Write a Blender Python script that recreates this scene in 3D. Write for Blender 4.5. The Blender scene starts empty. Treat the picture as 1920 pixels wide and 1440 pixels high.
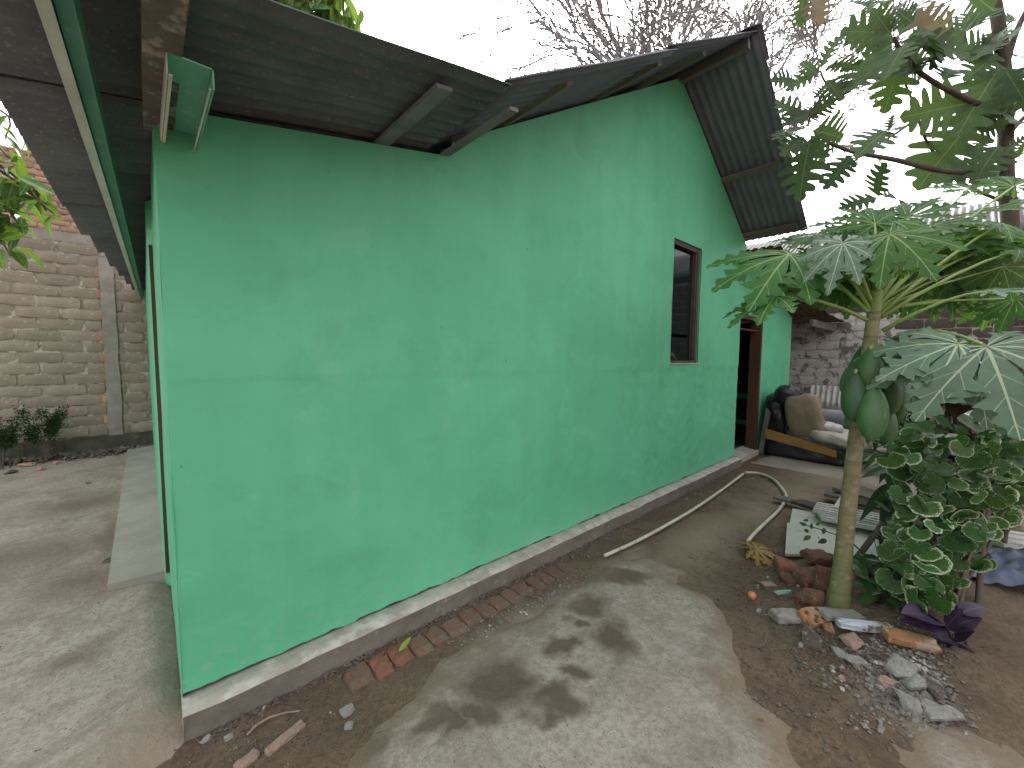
import bpy, bmesh, math, random
import numpy as np
from mathutils import Vector, Matrix, noise, Quaternion

# ------------------------------------------------------------------ camera, sky, sun, exposure
scene = bpy.context.scene
C = scene.collection
CAM = Vector((0, 0, 1.52)); FPX = 750.0
YAW, PITCH, ROLL = math.radians(47.7), math.radians(4.0), math.radians(0.5)
_fw = Vector((math.cos(YAW), math.sin(YAW), 0)); _rt = Vector((math.sin(YAW), -math.cos(YAW), 0)); _up = Vector((0, 0, 1))
FWD = _fw * math.cos(PITCH) - _up * math.sin(PITCH)
_u = _up * math.cos(PITCH) + _fw * math.sin(PITCH)
RGT = _rt * math.cos(ROLL) + _u * math.sin(ROLL)
UPV = _u * math.cos(ROLL) - _rt * math.sin(ROLL)
cd = bpy.data.cameras.new('camera'); cam = bpy.data.objects.new('camera', cd); C.objects.link(cam)
cam.matrix_world = Matrix(((RGT.x, UPV.x, -FWD.x, CAM.x), (RGT.y, UPV.y, -FWD.y, CAM.y), (RGT.z, UPV.z, -FWD.z, CAM.z), (0, 0, 0, 1)))
cd.sensor_fit = 'HORIZONTAL'; cd.sensor_width = 36; cd.lens = 36 * FPX / 1920; cd.clip_start = 0.05; cd.clip_end = 3000
scene.camera = cam

SUN_EL, SUN_AZ = math.radians(38), math.radians(41)      # azimuth measured from +X towards +Y
world = bpy.data.worlds.new('World'); scene.world = world; world.use_nodes = True
wn = world.node_tree.nodes; wl = world.node_tree.links; wn.clear()
sky = wn.new('ShaderNodeTexSky'); sky.sky_type = 'NISHITA'; sky.sun_disc = False
sky.sun_elevation = SUN_EL; sky.sun_rotation = math.radians(90) - SUN_AZ
sky.air_density = 1.6; sky.dust_density = 6.0; sky.ozone_density = 1.0
hs = wn.new('ShaderNodeHueSaturation'); hs.inputs['Saturation'].default_value = 0.10
bg = wn.new('ShaderNodeBackground'); bg.inputs['Strength'].default_value = 0.15
wo = wn.new('ShaderNodeOutputWorld')
wl.new(sky.outputs[0], hs.inputs['Color']); wl.new(hs.outputs[0], bg.inputs['Color']); wl.new(bg.outputs[0], wo.inputs['Surface'])
sd = bpy.data.lights.new('sun', 'SUN'); sd.energy = 1.5; sd.angle = math.radians(14); sd.color = (1, 0.95, 0.88)
so = bpy.data.objects.new('sun', sd); C.objects.link(so)
sdir = Vector((math.cos(SUN_EL) * math.cos(SUN_AZ), math.cos(SUN_EL) * math.sin(SUN_AZ), math.sin(SUN_EL)))
so.rotation_euler = sdir.to_track_quat('Z', 'Y').to_euler(); so.location = sdir * 40
vs = scene.view_settings; vs.view_transform = 'Standard'; vs.look = 'None'; vs.gamma = 1; vs.use_curve_mapping = False
vs.exposure = 1.80
scene.cycles.use_adaptive_sampling = True; scene.cycles.adaptive_threshold = 0.02; scene.cycles.max_bounces = 6; scene.cycles.diffuse_bounces = 3; scene.cycles.transparent_max_bounces = 8

# ------------------------------------------------------------------ helpers
rnd = random.Random(11)
def ray(px, py): return FWD + RGT * ((px - 960) / FPX) - UPV * ((py - 720) / FPX)
def G(px, py, z=0.0): d = ray(px, py); return CAM + d * ((z - CAM.z) / d.z)      # where a sight line meets height z
def A(px, py, dep): return CAM + ray(px, py) * dep
def onX(px, py, x): d = ray(px, py); return CAM + d * ((x - CAM.x) / d.x)
def onY(px, py, y): d = ray(px, py); return CAM + d * ((y - CAM.y) / d.y)
def V(*a): return Vector(a)
def nz(x, y, z=0.0, s=1.0): return noise.noise(Vector((x * s + 31.7, y * s - 12.3, z * s + 7.1)))
def sstep(a, b, x): t = min(1, max(0, (x - a) / (b - a))); return t * t * (3 - 2 * t)

def link(name, me, mat=None, parent=None):
    o = bpy.data.objects.new(name, me); C.objects.link(o)
    if mat is not None and len(me.materials) == 0: me.materials.append(mat)
    if parent is not None: o.parent = parent
    return o
def tag(o, label=None, cat=None, group=None, kind=None):
    if label: o['label'] = label
    if cat: o['category'] = cat
    if group: o['group'] = group
    if kind: o['kind'] = kind
    return o
def thing(name, label, cat, loc=(0, 0, 0), group=None):
    o = bpy.data.objects.new(name, None); C.objects.link(o); o.location = loc; o.empty_display_size = 0.1
    bpy.context.view_layer.update()
    return tag(o, label, cat, group)

class MB:
    def __init__(s): s.v = []; s.f = []; s.uv = []
    def add(s, vs, fs, uvs=None):
        n = len(s.v); s.v += [tuple(v) for v in vs]; s.f += [tuple(i + n for i in f) for f in fs]
        s.uv += list(uvs) if uvs is not None else [(0, 0)] * len(vs)
        return n
    def box(s, c, size, rz=0.0, tilt=None):
        hx, hy, hz = size[0] / 2, size[1] / 2, size[2] / 2
        m = Matrix.Rotation(rz, 3, 'Z')
        if tilt: m = m @ Matrix.Rotation(tilt[0], 3, 'X') @ Matrix.Rotation(tilt[1], 3, 'Y')
        vs = [Vector(c) + m @ Vector((x * hx, y * hy, z * hz)) for z in (-1, 1) for x, y in ((-1, -1), (1, -1), (1, 1), (-1, 1))]
        s.add(vs, [(3, 2, 1, 0), (4, 5, 6, 7), (0, 1, 5, 4), (1, 2, 6, 5), (2, 3, 7, 6), (3, 0, 4, 7)]); return s
    def prism(s, pts, t):                                    # thick slab: pts is the top outline, t a vector to the bottom outline
        n = len(pts); top = [Vector(p) for p in pts]; bot = [p + Vector(t) for p in top]
        s.add(top + bot, [tuple(range(n)), tuple(range(2 * n - 1, n - 1, -1))] + [(i, i + n, (i + 1) % n + n, (i + 1) % n) for i in range(n)]); return s
    def tube(s, pts, radii, seg=8, caps=True, jit=0.0):
        pts = [Vector(p) for p in pts]; n = len(pts)
        if not hasattr(radii, '__len__'): radii = [radii] * n
        ref = None; rings = []
        for i, p in enumerate(pts):
            d = (pts[min(i + 1, n - 1)] - pts[max(i - 1, 0)]).normalized()
            if ref is None: ref = d.orthogonal().normalized()
            else: ref = (ref - d * ref.dot(d)); ref = ref.normalized() if ref.length > 1e-6 else d.orthogonal().normalized()
            b = d.cross(ref)
            rings.append([p + (ref * math.cos(a) + b * math.sin(a)) * radii[i] * (1 + (jit * rnd.uniform(-1, 1) if jit else 0)) for a in [2 * math.pi * k / seg for k in range(seg)]])
        vs = [v for r in rings for v in r]
        uv = [(k / seg, i / max(1, n - 1)) for i in range(n) for k in range(seg)]
        fs = [(i * seg + k, i * seg + (k + 1) % seg, (i + 1) * seg + (k + 1) % seg, (i + 1) * seg + k) for i in range(n - 1) for k in range(seg)]
        if caps: fs += [tuple(range(seg - 1, -1, -1)), tuple((n - 1) * seg + k for k in range(seg))]
        s.add(vs, fs, uv); return s
    def mesh(s, name, smooth=False):
        me = bpy.data.meshes.new(name); me.from_pydata(s.v, [], s.f); 
        uvl = me.uv_layers.new(name='UVMap')
        li = np.zeros(len(me.loops), dtype=np.int32); me.loops.foreach_get('vertex_index', li)
        if len(li): uvl.data.foreach_set('uv', np.array(s.uv, dtype=np.float32)[li].ravel())
        if smooth: me.polygons.foreach_set('use_smooth', [True] * len(me.polygons))
        me.update(); return me
    def build(s, name, mat, parent=None, smooth=False):
        return link(name, s.mesh(name, smooth), mat, parent)

def hull_stone(seed, sx, sy, sz, n=14, boxy=0.0):
    r = random.Random(seed); bm = bmesh.new()
    for i in range(n):
        p = Vector((r.uniform(-1, 1), r.uniform(-1, 1), r.uniform(-1, 1)))
        if boxy > 0: p = Vector([math.copysign(abs(c) ** (1 - boxy), c) for c in p])
        else: p = p.normalized() * r.uniform(.8, 1)
        bm.verts.new((p.x * sx / 2, p.y * sy / 2, p.z * sz / 2))
    res = bmesh.ops.convex_hull(bm, input=bm.verts)
    bmesh.ops.delete(bm, geom=[v for v in bm.verts if not v.link_faces], context='VERTS')
    bmesh.ops.bevel(bm, geom=bm.edges[:], offset=min(sx, sy, sz) * .08, segments=1, affect='EDGES')
    bmesh.ops.triangulate(bm, faces=bm.faces[:]); bmesh.ops.subdivide_edges(bm, edges=bm.edges[:], cuts=2, use_grid_fill=True)
    am = min(sx, sy, sz) * .10
    for v in bm.verts: v.co += v.co.normalized() * am * (noise.noise(v.co * (1.4 / max(sx, .02)) * 3 + Vector((seed, 0, 0))) + .6 * noise.noise(v.co * (9 / max(sx, .02)) + Vector((0, seed, 0))))
    me = bpy.data.meshes.new('stone'); bm.to_mesh(me); bm.free(); return me
def chip_box(seed, sx, sy, sz, cuts=2, rough=.012, chip=.3):     # brick-like block with worn, chipped edges
    r = random.Random(seed); bm = bmesh.new(); bmesh.ops.create_cube(bm, size=1)
    bmesh.ops.subdivide_edges(bm, edges=bm.edges[:], cuts=cuts, use_grid_fill=True)
    mn = min(sx, sy, sz)
    for v in bm.verts:
        c = v.co.copy(); k = sum(1 for q in c if abs(q) > .49)
        e = mn * (.10 * (k == 3) + .05 * (k == 2) + (chip * .35 * r.random() if k >= 2 and r.random() < chip else 0))
        v.co = Vector([q * w - (math.copysign(e, q) if abs(q) > .49 else 0) for q, w in zip(c, (sx, sy, sz))]) + Vector((r.uniform(-1, 1), r.uniform(-1, 1), r.uniform(-1, 1))) * rough * mn * 3
    me = bpy.data.meshes.new('chunk'); bm.to_mesh(me); bm.free(); return me
def soft_box(size, seed=0, cuts=9, p=4.0, wr=.02, ws=6.0, smooth=True):      # padded, wrinkled bag or cushion
    bm = bmesh.new(); bmesh.ops.create_cube(bm, size=2)
    bmesh.ops.subdivide_edges(bm, edges=bm.edges[:], cuts=cuts, use_grid_fill=True)
    for v in bm.verts:
        c = v.co; l = (abs(c.x) ** p + abs(c.y) ** p + abs(c.z) ** p) ** (1 / p); c = c / l
        q = Vector((c.x * size[0] / 2, c.y * size[1] / 2, c.z * size[2] / 2)); n = c.normalized()
        d = noise.noise(q * ws + Vector((seed * 3.1, 0, 0))) + .5 * (1 - 2 * abs(noise.noise(q * ws * 2.3 + Vector((seed, 5, 1)))))
        v.co = q + n * d * wr
    if smooth:
        for f in bm.faces: f.smooth = True
    me = bpy.data.meshes.new('soft'); bm.to_mesh(me); bm.free(); return me

# ------------------------------------------------------------------ materials
def newmat(name):
    m = bpy.data.materials.new(name); m.use_nodes = True; nt = m.node_tree
    return m, nt, nt.nodes['Principled BSDF']
class NT:
    def __init__(s, nt): s.nt = nt; s.n = nt.nodes; s.l = nt.links
    def node(s, t, **kw):
        n = s.n.new(t)
        for k, v in kw.items(): setattr(n, k, v)
        return n
    def set(s, sock, v):
        if isinstance(v, bpy.types.NodeSocket): s.l.new(v, sock)
        else: sock.default_value = v
    def coord(s, which='Object', scale=(1, 1, 1)):
        tc = s.node('ShaderNodeTexCoord'); mp = s.node('ShaderNodeMapping'); mp.inputs['Scale'].default_value = scale
        s.l.new(tc.outputs[which], mp.inputs['Vector']); return mp.outputs[0]
    def noise(s, scale, detail=4, rough=.6, vec=None, dist=0.0):
        n = s.node('ShaderNodeTexNoise'); n.inputs['Scale'].default_value = scale; n.inputs['Detail'].default_value = detail
        n.inputs['Roughness'].default_value = rough; n.inputs['Distortion'].default_value = dist
        if vec is not None: s.l.new(vec, n.inputs['Vector'])
        return n.outputs['Fac']
    def ramp(s, fac, stops):
        r = s.node('ShaderNodeValToRGB'); el = r.color_ramp.elements
        while len(el) > 1: el.remove(el[-1])
        el[0].position = stops[0][0]; el[0].color = (*stops[0][1], 1) if hasattr(stops[0][1], '__len__') else (stops[0][1],) * 3 + (1,)
        for p, c in stops[1:]:
            e = el.new(p); e.color = (*c, 1) if hasattr(c, '__len__') else (c, c, c, 1)
        s.l.new(fac, r.inputs[0]); return r.outputs[0]
    def mix(s, fac, a, b, mode='MIX'):
        m = s.node('ShaderNodeMix', data_type='RGBA', blend_type=mode)
        s.set(m.inputs[0], fac)
        for i, v in ((6, a), (7, b)): s.set(m.inputs[i], v if isinstance(v, bpy.types.NodeSocket) else (*v, 1))
        return m.outputs[2]
    def math(s, op, a, b=0.0, c=None):
        m = s.node('ShaderNodeMath', operation=op); s.set(m.inputs[0], a); s.set(m.inputs[1], b)
        if c is not None: s.set(m.inputs[2], c)
        return m.outputs[0]
    def rand(s): return s.node('ShaderNodeObjectInfo').outputs['Random']
    def bump(s, h, strength, dist=.01, nrm=None):
        b = s.node('ShaderNodeBump'); b.inputs['Strength'].default_value = strength; b.inputs['Distance'].default_value = dist
        s.l.new(h, b.inputs['Height'])
        if nrm is not None: s.l.new(nrm, b.inputs['Normal'])
        return b.outputs[0]

def plain(name, a, b=None, scale=8, rough=.8, bump=.3, bscale=60, c=None, cs=30, jitter=.0, spec=.3, coord='Object', vscale=(1, 1, 1), bdist=.006, lo=.35, hi=.65, clo=.6, chi=.7):
    m, nt, bs = newmat(name); t = NT(nt); vec = t.coord(coord, vscale)
    if b is None: b = tuple(x * .7 for x in a)
    col = t.mix(t.ramp(t.noise(scale, vec=vec), [(lo, 0), (hi, 1)]), a, b)
    if c is not None: col = t.mix(t.ramp(t.noise(cs, vec=vec), [(clo, 0), (chi, 1)]), col, c)
    if jitter:
        h = t.node('ShaderNodeHueSaturation'); r = t.rand()
        t.set(h.inputs['Value'], t.math('MULTIPLY_ADD', r, jitter * 2, 1 - jitter))
        t.set(h.inputs['Hue'], t.math('MULTIPLY_ADD', t.math('FRACT', t.math('MULTIPLY', r, 37.3)), .02, .49)); t.l.new(col, h.inputs['Color']); col = h.outputs[0]
    t.l.new(col, bs.inputs['Base Color']); bs.inputs['Roughness'].default_value = rough; bs.inputs['Specular IOR Level'].default_value = spec
    if bump: t.l.new(t.bump(t.noise(bscale, vec=vec, detail=3), bump, bdist), bs.inputs['Normal'])
    return m

def leafmat(name, a, b, rough=.42, trans=.35, vein=None, tcol=None, jitter=.25, spec=.22, edge=None, pinn=False, brown=None):
    m, nt, bs = newmat(name); t = NT(nt); vec = t.coord('Object'); r = t.rand()
    col = t.mix(t.ramp(t.noise(5, vec=vec), [(.35, 0), (.65, 1)]), a, b)
    uv = t.node('ShaderNodeUVMap'); sep = t.node('ShaderNodeSeparateXYZ'); t.l.new(uv.outputs[0], sep.inputs[0]); U, W = sep.outputs[0], sep.outputs[1]
    if vein:
        au = t.math('ABSOLUTE', U)
        v1 = t.math('LESS_THAN', au, t.math('MULTIPLY_ADD', W, -.008, .012))
        ph = t.math('FRACT', t.math('MULTIPLY', t.math('SUBTRACT', W, t.math('MULTIPLY', au, 1.1)), 4.0 if not pinn else 6.0))
        v2 = t.math('LESS_THAN', t.math('ABSOLUTE', t.math('SUBTRACT', ph, .5)), .03)
        v = t.math('MAXIMUM', v1, t.math('MULTIPLY', v2, .55)); col = t.mix(v, col, vein)
    if edge:                                                  # pale variegated rim, U runs 0 in the middle to 1 at the rim
        e = t.math('ADD', t.math('ADD', U, t.math('MULTIPLY_ADD', r, .20, -.13)), t.math('MULTIPLY', t.math('SUBTRACT', t.noise(16, 4, vec=vec), .5), .75))
        col = t.mix(t.ramp(e, [(.88, 0), (.95, 1)]), col, edge)
        ve = t.math('LESS_THAN', t.math('ABSOLUTE', t.math('SUBTRACT', t.math('FRACT', t.math('MULTIPLY', W, 7.0)), .5)), .035)
        col = t.mix(t.math('MULTIPLY', ve, .35), col, (.22, .34, .12))
    if brown: col = t.mix(t.math('GREATER_THAN', r, .965), col, brown)
    h = t.node('ShaderNodeHueSaturation'); t.set(h.inputs['Value'], t.math('MULTIPLY_ADD', r, jitter * 2, 1 - jitter))
    t.set(h.inputs['Hue'], t.math('MULTIPLY_ADD', t.math('FRACT', t.math('MULTIPLY', r, 17.7)), .035, .482)); t.l.new(col, h.inputs['Color']); col = h.outputs[0]
    t.l.new(col, bs.inputs['Base Color']); bs.inputs['Roughness'].default_value = rough; bs.inputs['Specular IOR Level'].default_value = spec
    t.l.new(t.bump(t.noise(14, vec=vec), .25, .01), bs.inputs['Normal'])
    tr = t.node('ShaderNodeBsdfTranslucent'); tc = t.mix(.5, col, tcol or tuple(min(1, x * 2.2) for x in a)); t.l.new(tc, tr.inputs['Color'])
    ms = t.node('ShaderNodeMixShader'); ms.inputs[0].default_value = trans
    out = nt.nodes['Material Output']; t.l.new(bs.outputs[0], ms.inputs[1]); t.l.new(tr.outputs[0], ms.inputs[2]); t.l.new(ms.outputs[0], out.inputs['Surface'])
    return m

def paint_wall():
    m, nt, bs = newmat('mint_paint'); t = NT(nt); vec = t.coord('Object')
    a, b = (.118, .475, .262), (.150, .540, .318)
    col = t.mix(t.ramp(t.noise(1.1, 4, vec=vec, dist=.6), [(.35, 0), (.68, 1)]), a, b)
    streak = t.noise(1.0, 5, vec=t.coord('Object', (5.0, 5.0, .35)))
    col = t.mix(t.math('MULTIPLY', t.ramp(streak, [(.45, 0), (.72, 1)]), .30), col, (.105, .38, .235))
    patch = t.noise(2.6, 3, vec=vec, dist=1.2)
    col = t.mix(t.math('MULTIPLY', t.ramp(patch, [(.58, 0), (.66, 1)]), .38), col, (.185, .53, .34))
    col = t.mix(t.math('MULTIPLY', t.ramp(t.noise(1.9, 5, .65, vec=t.coord('Object', (1.0, 1.0, 1.4)), dist=.4), [(.54, 0), (.68, 1)]), .35), col, (.095, .35, .205))
    sc = t.noise(16, 7, .75, vec=t.coord('Object', (1, 1, 1.7)))
    col = t.mix(t.math('MULTIPLY', t.ramp(sc, [(.64, 0), (.74, 1)]), .40), col, (.09, .31, .185))
    pos = t.node('ShaderNodeTexCoord').outputs['Object']; sp = t.node('ShaderNodeSeparateXYZ'); t.l.new(pos, sp.inputs[0])
    low = t.ramp(sp.outputs[2], [(.13, 1), (.34, 0)])        # splashed mortar and dust along the foot of the wall
    grime = t.math('MULTIPLY', low, t.ramp(t.noise(22, 6, .7, vec=vec), [(.52, 0), (.68, 1)]))
    col = t.mix(t.math('MULTIPLY', grime, .6), col, (.34, .40, .33))
    col = t.mix(t.math('MULTIPLY', t.ramp(t.noise(31, 2, .5, vec=t.coord('Object', (1, 1, .55))), [(.755, 0), (.77, 1)]), .4), col, (.05, .15, .10))
    t.l.new(col, bs.inputs['Base Color']); bs.inputs['Roughness'].default_value = .62; bs.inputs['Specular IOR Level'].default_value = .3
    n2 = t.bump(t.math('ADD', t.math('MULTIPLY', t.noise(7, 2, vec=vec), 2.2), t.math('MULTIPLY', t.noise(45, 4, .7, vec=vec), .7)), .32, .008)
    t.l.new(n2, bs.inputs['Normal']); return m

def ground_mat(name, base, light, dark, speck, stains=(), damp=(.10, .075, .055), rough=.95, stain_soft=.25, gscale=1.0, pale=(), edge=None, palecol=None):
    m, nt, bs = newmat(name); t = NT(nt); vec = t.coord('Object')
    col = t.mix(t.ramp(t.noise(1.7 * gscale, 5, .65, vec=vec), [(.34, 0), (.66, 1)]), base, light)
    col = t.mix(t.math('MULTIPLY', t.ramp(t.noise(4.5 * gscale, 5, .7, vec=vec, dist=.8), [(.48, 0), (.66, 1)]), .75), col, dark)
    col = t.mix(t.math('MULTIPLY', t.ramp(t.noise(38, 4, .8, vec=vec), [(.44, 0), (.62, 1)]), .65), col, dark)
    col = t.mix(t.ramp(t.noise(120, 3, .6, vec=vec), [(.67, 0), (.71, 1)]), col, speck)
    col = t.mix(t.ramp(t.noise(75, 2, .5, vec=t.coord('Object', (1.3, 1, 1))), [(.69, 0), (.71, 1)]), col, tuple(x * .45 for x in dark))
    rsock = None
    for lst, cc, amt in ((pale, palecol or light, .8), (stains, damp, .85)):
        if not lst: continue
        wv = t.node('ShaderNodeTexNoise'); wv.inputs['Scale'].default_value = 5; wv.inputs['Detail'].default_value = 5; t.l.new(vec, wv.inputs['Vector'])
        off = t.node('ShaderNodeVectorMath', operation='MULTIPLY_ADD'); t.l.new(wv.outputs['Color'], off.inputs[0]); off.inputs[1].default_value = (.34, .34, 0)
        sub = t.node('ShaderNodeVectorMath', operation='SUBTRACT'); t.l.new(vec, sub.inputs[0]); sub.inputs[1].default_value = (.17, .17, 0); t.l.new(sub.outputs[0], off.inputs[2])
        acc = None
        for (x, y, rx, ry, ang) in lst:
            d = t.node('ShaderNodeVectorMath', operation='SUBTRACT'); t.l.new(off.outputs[0], d.inputs[0]); d.inputs[1].default_value = (x, y, 0)
            mp = t.node('ShaderNodeMapping'); mp.vector_type = 'TEXTURE'; mp.inputs['Rotation'].default_value = (0, 0, ang); mp.inputs['Scale'].default_value = (rx, ry, 1000)
            t.l.new(d.outputs[0], mp.inputs['Vector'])
            ln = t.node('ShaderNodeVectorMath', operation='LENGTH'); t.l.new(mp.outputs[0], ln.inputs[0])
            q = t.ramp(ln.outputs['Value'], [(max(0, 1 - stain_soft) * .75, 1), (.95, 0)])
            acc = q if acc is None else t.math('MAXIMUM', acc, q)
        col = t.mix(t.math('MULTIPLY', acc, amt), col, cc)
        if lst is stains: rsock = acc
    if edge:
        uv = t.node('ShaderNodeUVMap'); sx = t.node('ShaderNodeSeparateXYZ'); t.l.new(uv.outputs[0], sx.inputs[0])
        e = t.math('ADD', sx.outputs[0], t.math('MULTIPLY', t.math('SUBTRACT', t.noise(7, 8, .75, vec=vec), .5), .55))
        col = t.mix(t.math('MULTIPLY', t.ramp(e, [(.0, 1), (.20, 0)]), .85), col, edge)
    t.l.new(col, bs.inputs['Base Color']); bs.inputs['Specular IOR Level'].default_value = .25
    if rsock: t.set(bs.inputs['Roughness'], t.math('MULTIPLY_ADD', rsock, -.12, rough))
    else: bs.inputs['Roughness'].default_value = rough
    t.l.new(t.bump(t.math('ADD', t.math('MULTIPLY', t.noise(16, 3, .7, vec=vec), 1.6), t.math('MULTIPLY', t.noise(90, 3, .7, vec=vec), .6)), .6, .011), bs.inputs['Normal'])
    return m

def whitewash():
    m, nt, bs = newmat('flaking_whitewash'); t = NT(nt); vec = t.coord('Object'); tc = t.node('ShaderNodeNewGeometry').outputs['Position']
    n = t.noise(4.2, 9, .72, vec=tc, dist=.5); sp = t.node('ShaderNodeSeparateXYZ'); t.l.new(tc, sp.inputs[0])
    n = t.math('ADD', n, t.math('MULTIPLY', t.ramp(sp.outputs[2], [(.45, 0), (1.0, 1)]), .10))       # the lower courses were never whitewashed
    n = t.math('SUBTRACT', n, t.math('MULTIPLY', t.ramp(sp.outputs[1], [(2.0, 0), (2.3, 1)]), .13))
    gr = t.mix(t.noise(9, vec=tc), (.17, .155, .145), (.09, .082, .078))
    col = t.mix(t.ramp(n, [(.53, 0), (.58, 1)]), gr, t.mix(t.noise(23, 6, .7, vec=tc), (.50, .475, .45), (.30, .28, .265)))
    t.l.new(col, bs.inputs['Base Color']); bs.inputs['Roughness'].default_value = .9
    t.l.new(t.bump(t.noise(30, 8, vec=tc), .5, .01), bs.inputs['Normal']); return m

M = {}
M['paint'] = paint_wall()
M['room_shade'] = plain('shade_dark_interior', (.05, .05, .055), (.035, .035, .04), 4, .9, .4, 40)  # gloom of the unlit rooms put into the colour of walls and floor
M['green_board'] = plain('green_board_paint', (.12, .44, .28), (.10, .38, .24), 3, .6, .2)
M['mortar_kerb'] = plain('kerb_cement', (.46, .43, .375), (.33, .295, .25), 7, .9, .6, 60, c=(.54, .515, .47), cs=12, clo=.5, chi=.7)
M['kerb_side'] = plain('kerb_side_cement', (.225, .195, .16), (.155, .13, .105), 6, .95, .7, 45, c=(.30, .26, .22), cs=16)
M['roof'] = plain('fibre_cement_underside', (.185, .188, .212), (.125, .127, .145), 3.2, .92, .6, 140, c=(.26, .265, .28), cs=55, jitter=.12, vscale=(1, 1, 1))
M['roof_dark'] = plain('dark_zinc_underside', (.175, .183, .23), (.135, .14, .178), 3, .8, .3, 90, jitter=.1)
M['roof_top'] = plain('grey_corrugated_roof', (.15, .15, .155), (.10, .098, .098), 2.5, .7, .3, 60, jitter=.15)
M['rust'] = plain('rusty_sheet', (.12, .075, .055), (.07, .05, .042), 4, .9, .4, 60, c=(.18, .10, .06), cs=12)
M['timber'] = plain('weathered_timber', (.20, .17, .15), (.13, .11, .10), 6, .9, .5, 50, vscale=(1, .15, 1), c=(.20, .17, .14), cs=7)
M['purlin_grey'] = plain('dusty_grey_purlin', (.23, .225, .235), (.16, .155, .165), 6, .9, .5, 50)
M['timber_mould'] = plain('mouldy_timber', (.17, .14, .12), (.10, .085, .075), 8, .9, .5, 40, c=(.34, .30, .25), cs=14, clo=.52, chi=.62)
M['frame'] = plain('brown_frame_wood', (.105, .050, .028), (.065, .032, .02), 7, .6, .3, 40, vscale=(1, 1, .12))
M['window_frame'] = plain('dull_brown_frame', (.10, .07, .062), (.065, .046, .042), 6, .7, .3, 50)
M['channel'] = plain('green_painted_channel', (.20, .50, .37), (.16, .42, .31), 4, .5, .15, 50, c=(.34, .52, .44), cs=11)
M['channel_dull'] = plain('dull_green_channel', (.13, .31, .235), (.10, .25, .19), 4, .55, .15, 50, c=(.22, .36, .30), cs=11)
M['channel_lip'] = plain('pale_channel_lip', (.62, .62, .58), (.50, .50, .46), 5, .5, .15, 50)
M['block'] = plain('concrete_block', (.365, .305, .24), (.29, .24, .19), 5, .95, .6, 60, jitter=.12, c=(.44, .38, .31), cs=14)
M['block_mortar'] = plain('block_mortar', (.36, .315, .26), (.19, .16, .13), 9, .95, .7, 40, c=(.50, .45, .39), cs=13, clo=.5, chi=.6)
M['brick'] = plain('orange_brick', (.50, .295, .20), (.42, .24, .165), 6, .92, .5, 60, jitter=.2, c=(.48, .38, .29), cs=12)
M['column'] = plain('rough_concrete', (.37, .33, .29), (.27, .24, .21), 6, .95, .8, 35, c=(.36, .34, .32), cs=12)
M['plinth'] = plain('mossy_plinth', (.115, .105, .075), (.07, .068, .045), 6, .95, .8, 30, c=(.16, .155, .13), cs=10)
M['old_brick'] = plain('worn_red_brick', (.18, .095, .065), (.13, .080, .058), 28, .92, .9, 90, jitter=.18, c=(.15, .115, .09), cs=24, clo=.45, chi=.6)
M['red_brick'] = plain('fresh_red_brick', (.26, .115, .078), (.19, .088, .062), 28, .85, .9, 90, c=(.20, .13, .10), cs=27)
M['brown_brick'] = plain('brown_brick', (.17, .085, .055), (.10, .055, .04), 28, .92, .9, 90, c=(.24, .15, .10), cs=33)
M['orange_tile'] = plain('orange_terracotta', (.36, .185, .09), (.25, .12, .065), 22, .85, .7, 90, c=(.36, .29, .22), cs=18, clo=.5, chi=.62)
M['pink_stone'] = plain('pinkish_stone', (.34, .235, .19), (.26, .17, .135), 28, .9, .9, 90, c=(.30, .27, .23), cs=34, clo=.55, chi=.68)
M['grey_stone'] = plain('grey_cement_lump', (.30, .285, .26), (.21, .195, .175), 28, .95, .9, 90, c=(.38, .37, .35), cs=48)
M['dark_stone'] = plain('dark_dirty_stone', (.13, .11, .09), (.085, .07, .06), 28, .95, .9, 90, c=(.30, .27, .23), cs=34, clo=.55, chi=.68)
M['gravel'] = plain('grey_gravel', (.24, .22, .20), (.13, .11, .095), 9, .95, .4, 60, c=(.42, .40, .38), cs=7, clo=.58, chi=.64)
M['crumbs'] = plain('dirty_crumbs', (.15, .125, .105), (.10, .08, .065), 9, .95, .4, 60, c=(.40, .37, .33), cs=11, clo=.62, chi=.66)
M['pvc'] = plain('ivory_plastic_pipe', (.60, .55, .45), (.50, .45, .36), 5, .45, .1, 60, c=(.34, .29, .22), cs=9)
M['pvc_dirty'] = plain('muddy_pipe_wrap', (.20, .18, .14), (.13, .115, .09), 12, .9, .6, 40)
M['panel'] = plain('pale_green_grey_panel', (.42, .435, .37), (.36, .37, .315), 4, .6, .1, 50, c=(.30, .30, .25), cs=9)
M['white_plank'] = plain('white_ribbed_board', (.52, .51, .49), (.40, .385, .365), 5, .7, .2, 50, c=(.22, .20, .18), cs=10)
M['grey_plank'] = plain('grey_plank', (.20, .18, .155), (.13, .115, .10), 6, .9, .5, 50)
M['dark_plank'] = plain('dark_plank', (.085, .065, .052), (.05, .04, .034), 6, .85, .4, 50)
M['bluewhite'] = plain('flaked_pale_blue_paint', (.46, .50, .54), (.36, .40, .44), 9, .8, .4, 50, c=(.17, .13, .10), cs=16, clo=.56, chi=.6)
M['tarp'] = plain('blue_grey_tarpaulin', (.085, .11, .20), (.19, .21, .26), 5, .7, .2, 30, c=(.07, .095, .19), cs=5)
M['black_plastic'] = plain('black_plastic', (.012, .012, .014), (.022, .022, .025), 6, .33, .3, 25, spec=.5)
M['grey_plastic'] = plain('grey_plastic_wrap', (.16, .155, .16), (.09, .09, .095), 5, .4, .3, 25, spec=.5)
M['tan_sack'] = plain('tan_fabric', (.27, .205, .14), (.20, .15, .10), 4, .6, .3, 30, spec=.4)
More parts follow.
